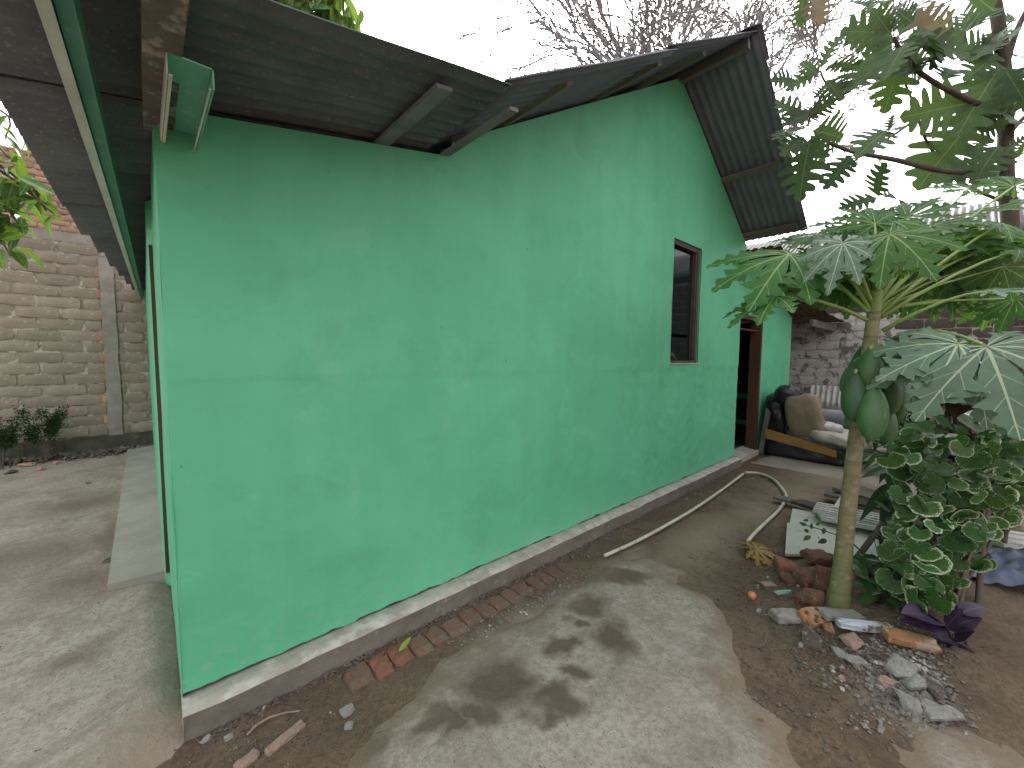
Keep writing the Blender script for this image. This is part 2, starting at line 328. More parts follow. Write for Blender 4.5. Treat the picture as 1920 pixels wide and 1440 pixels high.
M['orange_board'] = plain('orange_brown_board', (.36, .20, .065), (.29, .155, .05), 5, .6, .2, 40)
M['sheet_cloth'] = plain('dirty_white_cloth', (.50, .455, .42), (.40, .36, .325), 5, .8, .3, 30)
M['white_bag'] = plain('white_plastic_bag', (.58, .56, .54), (.46, .45, .44), 6, .4, .3, 30, c=(.46, .30, .22), cs=6, clo=.64, chi=.7)
M['mat_grey'] = plain('lilac_grey_foam', (.34, .32, .35), (.25, .235, .26), 5, .8, .3, 30)
M['ball'] = plain('orange_red_ball', (.62, .17, .09), (.68, .30, .13), 30, .4, .0)
M['bark'] = plain('grey_brown_bark', (.105, .085, .065), (.065, .052, .042), 7, .95, .7, 30, vscale=(1, 1, .4), bdist=.02)
M['bark_far'] = plain('bare_tree_bark', (.36, .34, .36), (.27, .255, .27), 5, .95, .4, 20)
M['stem'] = plain('thin_grey_stem', (.16, .12, .09), (.10, .08, .06), 9, .9, .4, 40)
M['scar'] = plain('pale_leaf_scar', (.27, .245, .15), (.20, .18, .11), 20, .85, .4, 60)
M['petiole'] = plain('pale_green_petiole', (.27, .36, .12), (.20, .29, .09), 6, .5, .1, 40)
M['fruit'] = plain('green_papaya_skin', (.036, .092, .036), (.055, .125, .044), 2.5, .5, .2, 12, c=(.075, .15, .058), cs=5, jitter=.25, spec=.45)
M['leaf_papaya'] = leafmat('papaya_leaf_green', (.070, .165, .042), (.050, .125, .038), .55, .34, vein=(.30, .40, .17), tcol=(.20, .42, .04))
M['leaf_papaya_pale'] = leafmat('papaya_leaf_waxy', (.125, .195, .125), (.095, .16, .10), .45, .12, vein=(.40, .46, .30), tcol=(.16, .32, .05), spec=.3, jitter=.12)
M['leaf_bread'] = leafmat('breadfruit_leaf_green', (.066, .115, .052), (.050, .090, .044), .6, .20, vein=(.15, .20, .10), tcol=(.14, .25, .03), pinn=True, brown=(.16, .11, .085), jitter=.35)
M['leaf_mango'] = leafmat('long_glossy_leaf', (.055, .125, .028), (.038, .090, .022), .38, .30, vein=(.16, .23, .09), tcol=(.26, .42, .03), jitter=.35)
M['leaf_shrub'] = leafmat('variegated_leaf', (.034, .088, .028), (.052, .125, .034), .45, .22, edge=(.46, .50, .33), tcol=(.15, .30, .04), jitter=.42)
M['leaf_dark'] = leafmat('dark_long_leaf', (.022, .060, .024), (.030, .078, .026), .38, .15, vein=(.06, .11, .045), jitter=.3)
M['leaf_red'] = leafmat('dark_reddish_leaf', (.035, .045, .022), (.075, .035, .020), .4, .2, vein=(.12, .09, .05), tcol=(.25, .10, .03), jitter=.3)
M['leaf_low'] = leafmat('low_green_leaf', (.035, .090, .032), (.05, .12, .036), .42, .2, vein=(.10, .17, .07), jitter=.35)
M['leaf_purple'] = leafmat('purple_leaf', (.030, .018, .040), (.045, .026, .055), .36, .1, vein=(.07, .045, .08), tcol=(.10, .03, .10), jitter=.3)
M['leaf_feather'] = leafmat('fine_feathery_leaf', (.045, .085, .03), (.03, .065, .022), .6, .3, tcol=(.12, .2, .04), jitter=.3)
M['leaf_twig'] = leafmat('small_far_leaf', (.12, .135, .105), (.09, .10, .08), .7, .3, tcol=(.2, .22, .14))
M['leaf_dry'] = leafmat('dry_yellow_leaf', (.30, .215, .06), (.22, .15, .045), .6, .2, vein=(.38, .30, .13), tcol=(.4, .28, .05), jitter=.1)
M['leaf_lime'] = leafmat('fallen_lime_leaf', (.24, .33, .045), (.19, .28, .04), .35, .25, vein=(.38, .45, .12), jitter=.1)
M['whitewash'] = whitewash()
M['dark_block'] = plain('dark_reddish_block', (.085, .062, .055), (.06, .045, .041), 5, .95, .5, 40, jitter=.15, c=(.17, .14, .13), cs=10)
m, nt, bs = newmat('window_glass'); bs.inputs['Base Color'].default_value = (.012, .018, .018, 1); bs.inputs['Roughness'].default_value = .03; bs.inputs['Specular IOR Level'].default_value = .2; M['glass'] = m
m, nt, bs = newmat('papaya_bark'); t = NT(nt); uv = t.coord('UV')
sp = t.node('ShaderNodeSeparateXYZ'); t.l.new(uv, sp.inputs[0]); vec = t.coord('Object')
col = t.ramp(sp.outputs[1], [(0, (.155, .165, .06)), (.3, (.20, .17, .085)), (.8, (.215, .185, .095)), (.93, (.20, .25, .09))])
ringn = t.noise(1.0, 3, vec=t.coord('Object', (3, 3, 34)))
col = t.mix(t.math('MULTIPLY', t.ramp(ringn, [(.5, 0), (.62, 1)]), .55), col, (.10, .085, .045))
col = t.mix(t.math('MULTIPLY', t.ramp(t.noise(14, vec=vec), [(.58, 0), (.68, 1)]), .5), col, (.33, .30, .19))
t.l.new(col, bs.inputs['Base Color']); bs.inputs['Roughness'].default_value = .8; t.l.new(t.bump(ringn, .6, .01), bs.inputs['Normal']); M['papaya_bark'] = m

# ------------------------------------------------------------------ ground
def gz(x, y):
    h = .010 * nz(x, y, 0, 1.3) + .006 * nz(x, y, 3, 5.0)
    d = math.hypot((x - 3.3) / 1.25, (y - .15) / .62); h += .085 * sstep(1.25, .25, d)
    h += .020 * sstep(.75, .0, math.hypot((x - 2.75) / .9, (y + .15) / .5))
    if y > 1.3: h *= 1 - .7 * sstep(1.3, 1.75, y)
    return h - .004
def axis(parts):
    out = []
    for a, b, s in parts:
        n = max(1, int(round((b - a) / s))); out += [a + (b - a) * i / n for i in range(n)]
    return out + [parts[-1][1]]
xs = axis([(-600, -60, 180), (-60, -6, 9), (-6, -1, .5), (-1, 0, .1), (0, 4.6, .04), (4.6, 12, .12), (12, 60, 8), (60, 600, 180)])
ys = axis([(-600, -60, 180), (-60, -5, 9), (-5, -1, .25), (-1, 2.0, .04), (2.0, 9, .4), (9, 60, 9), (60, 600, 180)])
def gfine(x, y):
    z = gz(x, y)
    if -.5 < x < 5 and -1.2 < y < 2: z += .007 * nz(x, y, 1, 13) + .004 * nz(x, y, 5, 29)
    return z
b = MB(); b.add([(x, y, gfine(x, y)) for y in ys for x in xs], [(j * len(xs) + i, j * len(xs) + i + 1, (j + 1) * len(xs) + i + 1, (j + 1) * len(xs) + i) for j in range(len(ys) - 1) for i in range(len(xs) - 1)])
M['dirt'] = ground_mat('dirt', (.126, .086, .058), (.178, .130, .090), (.080, .054, .037), (.30, .25, .19), gscale=.9, palecol=(.275, .22, .165), stain_soft=.9,
    pale=[(*G(px, py).xy, r1, r2, 0.0) for px, py, r1, r2 in ((1320, 1010, 1.3, .35), (1180, 1050, .5, .2), (1500, 930, 1.2, .5), (1000, 1150, .6, .18), (1560, 890, 1.6, .6), (1420, 960, .8, .3), (1700, 1320, .3, .2))])
tag(b.build('ground', M['dirt'], smooth=True), kind='structure')

def pad(name, poly, res, h, mat, warp=.05, ws=3.5, base=0.0, soft=.05, flat=False):
    P = np.array([(p[0], p[1]) for p in poly]); lo = P.min(0) - .2; hi = P.max(0) + .2
    nx = int((hi[0] - lo[0]) / res) + 1; ny = int((hi[1] - lo[1]) / res) + 1
    X, Y = np.meshgrid(lo[0] + np.arange(nx) * res, lo[1] + np.arange(ny) * res)
    D = np.full(X.shape, 1e9); ins = np.zeros(X.shape, bool)
    for i in range(len(P)):
        a, c = P[i], P[(i + 1) % len(P)]; e = c - a; L2 = (e ** 2).sum() + 1e-12
        tt = np.clip(((X - a[0]) * e[0] + (Y - a[1]) * e[1]) / L2, 0, 1); D = np.minimum(D, np.hypot(X - a[0] - tt * e[0], Y - a[1] - tt * e[1]))
        cr = ((a[1] > Y) != (c[1] > Y)) & (X < e[0] * (Y - a[1]) / (e[1] if abs(e[1]) > 1e-9 else 1e-9) + a[0]); ins ^= cr
    S = np.where(ins, D, -D); idx = -np.ones(X.shape, int); vs = []; uvs = []
    for j in range(ny):
        for i in range(nx):
            if S[j, i] < -.2: continue
            x, y = X[j, i], Y[j, i]; s = S[j, i] + warp * (nz(x, y, 2, ws) + .5 * nz(x, y, 4, ws * 3))
            if s < -soft * 1.5: continue
            k = max(-1, min(1, s / soft)); k = k * 1.0
            z = base + (0 if flat else gz(x, y)) + h * k + .002 * nz(x, y, 6, 12)
            idx[j, i] = len(vs); vs.append((x, y, z)); uvs.append((s, 0))
    fs = [(idx[j, i], idx[j, i + 1], idx[j + 1, i + 1], idx[j + 1, i]) for j in range(ny - 1) for i in range(nx - 1) if min(idx[j, i], idx[j, i + 1], idx[j + 1, i + 1], idx[j + 1, i]) >= 0]
    b = MB(); b.add(vs, [tuple(int(q) for q in f) for f in fs], uvs); return tag(b.build(name, mat, smooth=True), kind='structure')
def gl(pts): return [G(x, y, 0) for x, y in pts]
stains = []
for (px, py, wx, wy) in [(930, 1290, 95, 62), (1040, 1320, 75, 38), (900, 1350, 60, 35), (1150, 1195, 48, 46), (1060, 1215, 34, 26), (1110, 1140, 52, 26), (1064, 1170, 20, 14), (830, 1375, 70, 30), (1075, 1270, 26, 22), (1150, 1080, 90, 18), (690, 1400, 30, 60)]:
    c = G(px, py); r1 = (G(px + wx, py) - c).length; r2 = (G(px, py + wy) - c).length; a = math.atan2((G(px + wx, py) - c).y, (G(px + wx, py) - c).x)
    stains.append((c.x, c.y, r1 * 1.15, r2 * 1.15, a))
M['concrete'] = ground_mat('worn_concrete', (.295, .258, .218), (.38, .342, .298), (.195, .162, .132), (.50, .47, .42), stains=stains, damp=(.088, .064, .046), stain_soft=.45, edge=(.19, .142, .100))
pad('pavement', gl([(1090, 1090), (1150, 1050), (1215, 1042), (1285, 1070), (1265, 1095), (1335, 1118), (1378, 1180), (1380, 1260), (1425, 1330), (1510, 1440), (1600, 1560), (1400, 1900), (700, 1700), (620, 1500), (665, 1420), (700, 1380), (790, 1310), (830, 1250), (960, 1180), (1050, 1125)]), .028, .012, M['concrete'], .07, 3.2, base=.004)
M['yard'] = ground_mat('yard_concrete', (.37, .315, .27), (.47, .41, .36), (.235, .19, .15), (.52, .47, .43), gscale=.7,
    stains=[(-.75, 4.3, .85, .6, .2), (-.5, 5.5, .7, .6, .1), (-.35, 3.6, .4, .45, .2), (-.27, 4.3, .16, 1.2, 0), (-.9, 3.2, .4, .3, 0), (-.3, 2.7, .2, .12, .5)], damp=(.175, .135, .10), stain_soft=.85, edge=(.26, .21, .16))
pad('concrete_yard', [(.062, 2.035), (.062, 8.15), (-4.5, 8.15), (-4.5, -1.2), (-3.2, -.4), (-1.2, 1.16), (-.5, 1.66), (-.10, 1.955)], .042, .05, M['yard'], .03, 3.0, base=.036, soft=.09, flat=True)
pad('pavement_far', gl([(1420, 868), (1600, 905), (1700, 935), (1800, 900), (1760, 850), (1600, 815), (1480, 815)]), .06, .010, plain('dusty_path', (.32, .285, .235), (.24, .205, .165), 2, .95, .4, 40), .12, 2, base=.004)
pad('pavement_corner', gl([(1720, 1372), (1800, 1390), (1920, 1440), (2000, 1600), (1760, 1560), (1715, 1440)]), .03, .008, M['concrete'], .04, 4, base=.004)

# ------------------------------------------------------------------ house
WY = 2.03; XE = 8.79; YB = 8.05
house = thing('green_house', 'mint green plastered house with dark corrugated roof and concrete kerb', 'house', (0, 0, 0))
def wtop(x):
    if x < 1.36: return 2.45 + .19 * (x - .19)
    if x < 4.15: return 2.76 + (4.37 - 2.76) / (4.15 - 1.36) * (x - 1.36)
    if x < 6.3: return 4.37 - .605 * (x - 4.15)
    return 2.93 - .27 * (x - 6.3)
def wally(x, z):
    y = WY + .007 * nz(x, 0, z, 1.1) + .0035 * nz(x, 1, z, 4.5) + .0016 * nz(x, 1, z, 12)
    seam = 1.405 + .012 * nz(x, 0, 0, 2.3) - .006 * x * .3
    y -= .0030 * sstep(-.004, .004, z - seam)                   # the upper plaster coat laps over the lower one
    if z < 1.4 and x > 2.8: y += .006 * sstep(2.8, 3.6, x) * nz(x, 2, z, 9) + .004 * sstep(2.8, 3.6, x) * nz(x, 2, z, 21)
    return y
def patch(b, x0, x1, zf0, zf1, res=.028):
    n = max(1, int(math.ceil((x1 - x0) / res))); X = [x0 + (x1 - x0) * i / n for i in range(n + 1)]
    zm = max(zf1(x) - zf0(x) for x in X); m = max(1, int(math.ceil(zm / res)))
    vs = []
    for j in range(m + 1):
        for x in X:
            z = zf0(x) + (zf1(x) - zf0(x)) * j / m; vs.append((x, wally(x, z), z))
    b.add(vs, [(j * (n + 1) + i, j * (n + 1) + i + 1, (j + 1) * (n + 1) + i + 1, (j + 1) * (n + 1) + i) for j in range(m) for i in range(n)])
foot = lambda x: .127 + .010 * nz(x, 0, 0, 5) + .009 * nz(x, 0, 0, 17) + .006 * nz(x, 0, 0, 41)
WX0, WX1, WZ0, WZ1 = 4.12, 4.80, 1.46, 2.77
DX0, DX1, DZ = 6.15, 7.10, 2.14
b = MB(); k = lambda v: (lambda x: v)
patch(b, .05, WX0, foot, wtop); patch(b, WX0, WX1, foot, k(WZ0)); patch(b, WX0, WX1, k(WZ1), wtop); patch(b, WX1, DX0, foot, wtop, .035)
patch(b, DX0, DX1, k(DZ), wtop, .06); patch(b, DX1, XE, lambda x: -.02, wtop, .06)
T = .13
def rev(p, q):                                                  # opening and corner returns
    b.add([(p[0], WY - .0, p[1]), (q[0], WY - .0, q[1]), (q[0], WY + T, q[1]), (p[0], WY + T, p[1])], [(0, 1, 2, 3)])
for p, q in (((WX0, WZ0), (WX1, WZ0)), ((WX1, WZ0), (WX1, WZ1)), ((WX1, WZ1), (WX0, WZ1)), ((WX0, WZ1), (WX0, WZ0)), ((DX0, .1), (DX0, DZ)), ((DX0, DZ), (DX1, DZ)), ((DX1, DZ), (DX1, 0)), ((XE, wtop(XE)), (XE, -.02))): rev(p, q)
bi = 2.03 + T                                                   # inner leaf of the wall
def quadwall(b, x0, x1, z0, zt0, zt1): b.add([(x0, bi, z0), (x1, bi, z0), (x1, bi, zt1), (x0, bi, zt0)], [(3, 2, 1, 0)])
for x0, x1 in ((.05, 1.36), (1.36, WX0)): quadwall(b, x0, x1, 0, wtop(x0 if x0 > .1 else .05), wtop(x1 - 1e-4))
quadwall(b, WX0, 4.15, 0, WZ0, WZ0); quadwall(b, 4.15, WX1, 0, WZ0, WZ0); quadwall(b, WX0, WX1, WZ1, 4.3, 3.95); quadwall(b, WX1, DX0, 0, wtop(WX1), wtop(DX0)); quadwall(b, DX0, DX1, DZ, 2.95, wtop(DX1)); quadwall(b, DX1, XE, 0, wtop(DX1), wtop(XE))
b.build('gable_wall', M['paint'], house, smooth=True)
# side wall: thick wall with a door frame, plus the walls nobody sees, which close the rooms
b = MB()
SD0, SD1 = 2.42, 3.30
def sidex(y, z): return .05 - .026 * sstep(3.28, 3.30, y) - .010 * sstep(3.4, 8, y) + .003 * nz(0, y, z, 3)
def sidep(y0, y1, z0, z1, res=.06):
    n = max(1, int((y1 - y0) / res)); m = max(1, int((z1 - z0) / res))
    b.add([(sidex(y0 + (y1 - y0) * i / n, z0 + (z1 - z0) * j / m), y0 + (y1 - y0) * i / n, z0 + (z1 - z0) * j / m) for j in range(m + 1) for i in range(n + 1)],
          [(j * (n + 1) + i, (j + 1) * (n + 1) + i, (j + 1) * (n + 1) + i + 1, j * (n + 1) + i + 1) for j in range(m) for i in range(n)])
sidep(WY, SD1, .05, 2.42); sidep(SD1, YB, .05, 2.42)
b.box((.13, YB / 2 + 1.0, 1.2), (.10, YB - 2.2, 2.44))
b.build('side_wall', M['paint'], house, smooth=False)
b = MB(); b.box((XE / 2, YB + .07, 2.2), (XE - .1, .12, 4.4)); b.build('rear_wall', M['paint'], house)
b = MB(); b.box((XE - .05, (WY + YB) / 2 + .1, 1.1), (.10, YB - WY - .3, 2.2)); b.build('end_wall', M['room_shade'], house)
b = MB(); b.box((XE / 2 + .1, (WY + YB) / 2 + .1, .05), (XE - .4, YB - WY - .1, .10)); b.build('room_floor', M['room_shade'], house)
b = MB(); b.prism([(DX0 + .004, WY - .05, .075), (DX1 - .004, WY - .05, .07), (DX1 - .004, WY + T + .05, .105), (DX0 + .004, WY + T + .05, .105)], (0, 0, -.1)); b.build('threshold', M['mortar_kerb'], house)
b = MB(); b.box((5.6, 4.2, 1.3), (.10, 3.9, 2.6)); b.build('partition', M['room_shade'], house)
# window
wf = MB(); fy = WY + .055
for c, s in ((((WX0 + WX1) / 2, fy, WZ1 - .027), (WX1 - WX0 - .004, .085, .05)), (((WX0 + WX1) / 2, fy, WZ0 + .014), (WX1 - WX0 - .004, .085, .024)), ((WX0 + .022, fy, (WZ0 + WZ1) / 2), (.04, .08, WZ1 - WZ0 - .08)), ((WX1 - .03, fy, (WZ0 + WZ1) / 2), (.055, .08, WZ1 - WZ0 - .08))): wf.box(c, s)
win = wf.build('window', M['window_frame'], house); tag(win, 'tall narrow window with brown frame and dark glass')
b = MB(); b.box((WX1 - .07, fy - .005, (WZ0 + WZ1) / 2), (.016, .05, WZ1 - WZ0 - .085)); b.build('stop_bead', M['window_frame'], win)
gp = MB(); zc = WZ0 + .29
gp.box(((WX0 + WX1) / 2 - .02, fy + .012, (WZ0 + zc) / 2 + .012), (WX1 - WX0 - .13, .006, zc - WZ0 - .03)); gp.build('pane', M['glass'], win)
gp = MB(); gp.box(((WX0 + WX1) / 2 - .02, fy + .012, (zc + WZ1) / 2 - .012), (WX1 - WX0 - .13, .006, WZ1 - zc - .082), 0, (math.radians(.25), 0)); gp.build('pane', M['glass'], win)
b = MB(); b.box(((WX0 + WX1) / 2, WY - .004, WZ0 - .008), (WX1 - WX0 + .03, .022, .014)); b.build('sill', M['mortar_kerb'], win)
# doors
df = MB()
df.box((DX1 - .035, WY + .06, DZ / 2 + .03), (.07, .15, DZ - .09)); df.box((DX0 + .02, WY + .07, DZ / 2 + .05), (.04, .11, DZ - .11)); df.box(((DX0 + DX1) / 2, WY + .065, DZ - .03), (DX1 - DX0 - .114, .12, .056))
df.box(((DX0 + DX1) / 2, WY + .07, DZ - .20), (DX1 - DX0 - .114, .06, .02))
tag(df.build('door_frame', M['frame'], house), 'brown wooden door frame beside the sack heap')
for z, h, y in ((.80, .10, 2.60), (.30, .08, 2.60)):
    b = MB(); b.box((8.35, y, z), (.05, .75, h)); b.box((8.51, y, z - .03), (.265, .74, .02)); b.build('shelf', M['green_board'], house)
df = MB(); df.box((.046, SD1 - .02, 1.15), (.030, .075, 2.02)); tag(df.build('corner_post', M['frame'], house), 'narrow brown post in the side wall near the corner')
# concrete kerb along the gable wall: pale trowelled top, dirty face
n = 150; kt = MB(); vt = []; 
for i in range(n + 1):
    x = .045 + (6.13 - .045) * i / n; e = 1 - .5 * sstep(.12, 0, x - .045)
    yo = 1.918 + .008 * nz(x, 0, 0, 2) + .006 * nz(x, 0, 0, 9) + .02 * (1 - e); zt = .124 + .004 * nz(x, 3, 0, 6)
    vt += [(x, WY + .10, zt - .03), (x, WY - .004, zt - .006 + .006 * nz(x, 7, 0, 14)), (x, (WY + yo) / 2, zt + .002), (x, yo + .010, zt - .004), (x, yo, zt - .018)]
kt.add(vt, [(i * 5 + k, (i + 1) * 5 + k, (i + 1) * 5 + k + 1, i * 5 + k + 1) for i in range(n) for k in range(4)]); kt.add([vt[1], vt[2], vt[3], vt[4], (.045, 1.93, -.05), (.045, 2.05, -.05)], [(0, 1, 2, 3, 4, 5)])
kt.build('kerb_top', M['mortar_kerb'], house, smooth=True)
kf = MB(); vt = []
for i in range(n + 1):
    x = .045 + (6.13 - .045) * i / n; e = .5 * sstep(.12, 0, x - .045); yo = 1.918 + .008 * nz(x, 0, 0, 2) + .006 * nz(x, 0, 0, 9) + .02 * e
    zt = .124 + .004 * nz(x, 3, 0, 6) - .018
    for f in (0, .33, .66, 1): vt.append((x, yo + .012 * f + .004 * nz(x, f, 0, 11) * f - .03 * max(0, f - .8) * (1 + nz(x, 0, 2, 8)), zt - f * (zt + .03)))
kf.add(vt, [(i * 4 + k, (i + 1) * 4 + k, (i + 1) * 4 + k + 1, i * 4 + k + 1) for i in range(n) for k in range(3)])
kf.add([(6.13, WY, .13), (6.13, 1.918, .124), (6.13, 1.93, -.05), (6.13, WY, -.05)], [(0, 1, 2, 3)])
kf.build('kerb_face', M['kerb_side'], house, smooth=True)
# roof: corrugated sheets, one object each
def corr(name, p0, along, across, amp=.011, pitch=.078, mat=None, parent=None, sag=.0, thick=.005, rows=8):
    p0, along, across = Vector(p0), Vector(along), Vector(across); nrm = along.cross(across).normalized()
    if nrm.z < 0: nrm = -nrm
    w = across.length; nw = max(1, int(round(w / pitch))); nn = nw * 6; vs = []
    for r in range(rows + 1):
        for i in range(nn + 1):
            u = i / nn; o = amp * math.sin(2 * math.pi * nw * u)
            vs.append(p0 + along * (r / rows) + across * u + nrm * (o + sag * math.sin(r / rows * 9 + u * 3)))
    N = len(vs); vs = vs + [v + nrm * thick for v in vs]; fs = []
    for r in range(rows):
        for i in range(nn):
            a = r * (nn + 1) + i; q = (a, a + 1, a + nn + 2, a + nn + 1); fs += [q[::-1], tuple(x + N for x in q)]
    edge = [i for i in range(nn + 1)] + [r * (nn + 1) + nn for r in range(1, rows + 1)] + [rows * (nn + 1) + i for i in range(nn - 1, -1, -1)] + [r * (nn + 1) for r in range(rows - 1, 0, -1)]
    fs += [(edge[i], edge[(i + 1) % len(edge)], edge[(i + 1) % len(edge)] + N, edge[i] + N) for i in range(len(edge))]
    bb = MB(); bb.add(vs, fs); return bb.build(name, mat or M['roof'], parent, smooth=True)
RO = .035
FY = 1.38
lz = lambda x: wtop(min(x, 1.3)) + RO
def eave(y): return -.34 if y < 3.7 else -.34 + .235 * (y - 3.7) / 4.4
y = .45; i = 0
while y < 8.1:
    y1 = y + (FY - .45 if i == 0 else .74)
    x0 = eave((y + y1) / 2); xe = .06 if i == 0 else 1.215
    zz = .006 * (i % 2)
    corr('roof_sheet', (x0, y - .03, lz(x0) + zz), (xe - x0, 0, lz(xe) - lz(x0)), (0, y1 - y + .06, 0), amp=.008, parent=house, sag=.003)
    y = y1; i += 1
mzl = lambda x: 2.76 + (4.37 - 2.76) / (4.15 - 1.36) * (x - 1.36) + RO + .01
mzr = lambda x: 4.37 - .605 * (x - 4.15) + RO + .01
y = FY; i = 0
while y < 8.1:
    y1 = y + .74; zz = .006 * (i % 2)
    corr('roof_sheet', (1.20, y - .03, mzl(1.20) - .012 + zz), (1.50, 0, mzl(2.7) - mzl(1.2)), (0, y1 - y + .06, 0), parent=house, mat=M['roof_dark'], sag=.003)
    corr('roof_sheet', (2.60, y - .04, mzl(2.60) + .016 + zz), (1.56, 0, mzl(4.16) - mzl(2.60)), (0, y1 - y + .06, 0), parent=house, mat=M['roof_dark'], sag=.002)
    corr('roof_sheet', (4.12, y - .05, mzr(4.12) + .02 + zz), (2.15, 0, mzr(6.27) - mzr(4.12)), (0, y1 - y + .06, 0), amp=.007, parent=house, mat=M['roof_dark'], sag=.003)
    y = y1; i += 1
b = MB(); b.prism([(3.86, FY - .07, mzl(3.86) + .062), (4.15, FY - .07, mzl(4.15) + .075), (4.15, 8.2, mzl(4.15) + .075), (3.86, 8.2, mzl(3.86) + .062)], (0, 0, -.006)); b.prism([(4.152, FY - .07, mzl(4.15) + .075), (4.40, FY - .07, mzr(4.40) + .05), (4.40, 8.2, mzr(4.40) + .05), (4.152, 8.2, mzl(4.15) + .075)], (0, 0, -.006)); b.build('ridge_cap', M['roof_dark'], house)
# annex roof past the door, rusty underside
for i, (xa, xb) in enumerate(((6.20, 7.7), (7.6, 9.3), (9.2, 10.75))):
    zf = lambda x: 2.93 - .27 * (x - 6.3) if x < 8.8 else 2.255 - .02 * (x - 8.8)
    corr('roof_sheet', (xa, WY - .42 - .03 * i, zf(xa) + .05 + .01 * i), (xb - xa, 0, zf(xb) - zf(xa)), (0, 6.3, 0), parent=house, mat=M['rust'], pitch=.09, sag=.004)
b = MB(); b.box((9.75, WY - .30, 2.16), (2.0, .05, .12)); b.build('beam', M['timber'], house)
# purlins, beam, ridge beam
def purlin(x, z, y0, y1, w, h, mat='timber', slope=0.0):
    bb = MB(); bb.box((x, (y0 + y1) / 2, z), (w, y1 - y0, h), 0, (rnd.uniform(-.006, .006), -slope)); return bb.build('purlin', M[mat], house)
purlin(.065, lz(.065) - .062, .35, WY + .05, .085, .085, 'timber_mould')
for x in (.93, 1.31): purlin(x, lz(x) - .028, FY + .06, WY + .02, .075 if x < 1 else .05, .016, 'purlin_grey', slope=.19)
for x in (1.75, 2.7, 3.4): purlin(x, mzl(x) - .028, FY + .10, WY + .12, .06, .035, slope=.52)
purlin(4.13, mzl(4.13) - .055, FY + .02, WY + .12, .06, .08)
for x in (5.30, 6.12): purlin(x, mzr(x) - .030, FY + .04, WY + .12, .07, .035, slope=-.54)
b = MB(); b.box((1.40, WY - .05, wtop(1.40) - .01), (.045, .13, .05), .3, (.1, -.5)); b.build('purlin_end', M['timber'], house)
# steel channels: one under the eave, one short stub at the corner, open side down
def channel(name, p0, p1, w, h, label, lip=.009, mat='channel'):
    p0, p1 = Vector(p0), Vector(p1); d = (p1 - p0).normalized(); s = d.cross(V(0, 0, 1)).normalized(); u = V(0, 0, 1); t_ = .004
    def slab(bb, a, c): bb.prism([p0 + s * a[0] + u * a[1], p0 + s * c[0] + u * c[1], p1 + s * c[0] + u * c[1], p1 + s * a[0] + u * a[1]], (u if abs(a[0] - c[0]) > 1e-6 else s) * t_)
    bb = MB(); slab(bb, (-w / 2, h), (w / 2, h)); slab(bb, (w / 2 + .0005, 0), (w / 2 + .0005, h - .001))
    if lip > .02: slab(bb, (-w / 2 + lip + .001, .012), (w / 2 - .0005, .012))
    o = bb.build(name, M[mat], house); tag(o, label)
    l = MB(); slab(l, (-w / 2 - .0045, 0), (-w / 2 - .0045, h - .001)); slab(l, (-w / 2 + .001, -.0045), (-w / 2 + lip, -.0045)); (slab(l, (w / 2 - .004, -.0045), (w / 2 - .004 - lip * .5, -.0045)) if lip < .02 else None); l.build('channel_lip', M['channel_lip'], o)
    return o
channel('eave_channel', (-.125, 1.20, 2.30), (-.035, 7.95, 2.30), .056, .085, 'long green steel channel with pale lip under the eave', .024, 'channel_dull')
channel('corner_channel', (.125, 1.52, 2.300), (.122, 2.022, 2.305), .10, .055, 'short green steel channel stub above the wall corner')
# raised walk along the side wall
b = MB(); b.prism([V(-.235, 3.34, .128), V(.045, 3.30, .135), V(.030, 8.05, .135), V(-.27, 8.05, .128)], (0, 0, -.11)); 
wk = b.build('walkway', plain('grey_cement_walk', (.40, .37, .325), (.32, .29, .25), 3, .9, .4, 50, c=(.50, .50, .46), cs=24, clo=.66, chi=.69)); tag(wk, kind='structure')

# ------------------------------------------------------------------ block wall at the end of the side yard
BY = 8.23
bw = thing('boundary_wall', 'unplastered grey block wall with red brick top behind the yard', 'wall', (0, BY, 0))
b = MB(); b.box((1.5, .045, 2.05), (15, .16, 4.1)); b.build('mortar_core', M['block_mortar'], bw)
b = MB(); n = 60
for i in range(n):
    x = -3.6 + 4.2 * i / n; b.box((x, .0 + .012 * nz(x, 0, 0, 7), .15), (4.2 / n + .001 * (i % 2), .16, .345 + .03 * nz(x, 2, 0, 4)))
b.build('plinth', M['plinth'], bw)
z = .335; r = 0; CXc = -.385
bmesh_cache = {}
def block_mesh(w, h, seed, dpt=.10):
    key = (round(w, 3), round(h, 3), seed)
    if key not in bmesh_cache: bmesh_cache[key] = chip_box(hash(key) % 1000, w, dpt, h, 2, .006, .12)
    return bmesh_cache[key]
while z < 2.93:
    h = .135; x = -2.7 + (.21 if r % 2 else 0)
    while x < .25:
        w = .40; x1 = x + w
        for a, c in ((x, min(x1, CXc - .075)), (max(x, CXc + .075), min(x1, .25))):
            if c - a > .06: 
                o = link('block', block_mesh(round(c - a - .006, 2), h + .002, (r + int(x * 10)) % 4), M['block'], bw); o.location = ((a + c) / 2, rnd.uniform(-.006, .006), z + h / 2); o.rotation_euler = (0, rnd.uniform(-.008, .008), rnd.uniform(-.012, .012))
        x = x1 + .012
    if r % 2 and z < 2.7:
        o = link('brick', block_mesh(.055, .11, 7), M['brick'], bw); o.location = (CXc - .092, -.012, z + h / 2)
    z += h + .014; r += 1
b = MB(); b.box((-1.2, .03, z + .06), (3.2, .14, .125)); b.build('concrete_band', M['column'], bw)
z += .13; r = 0
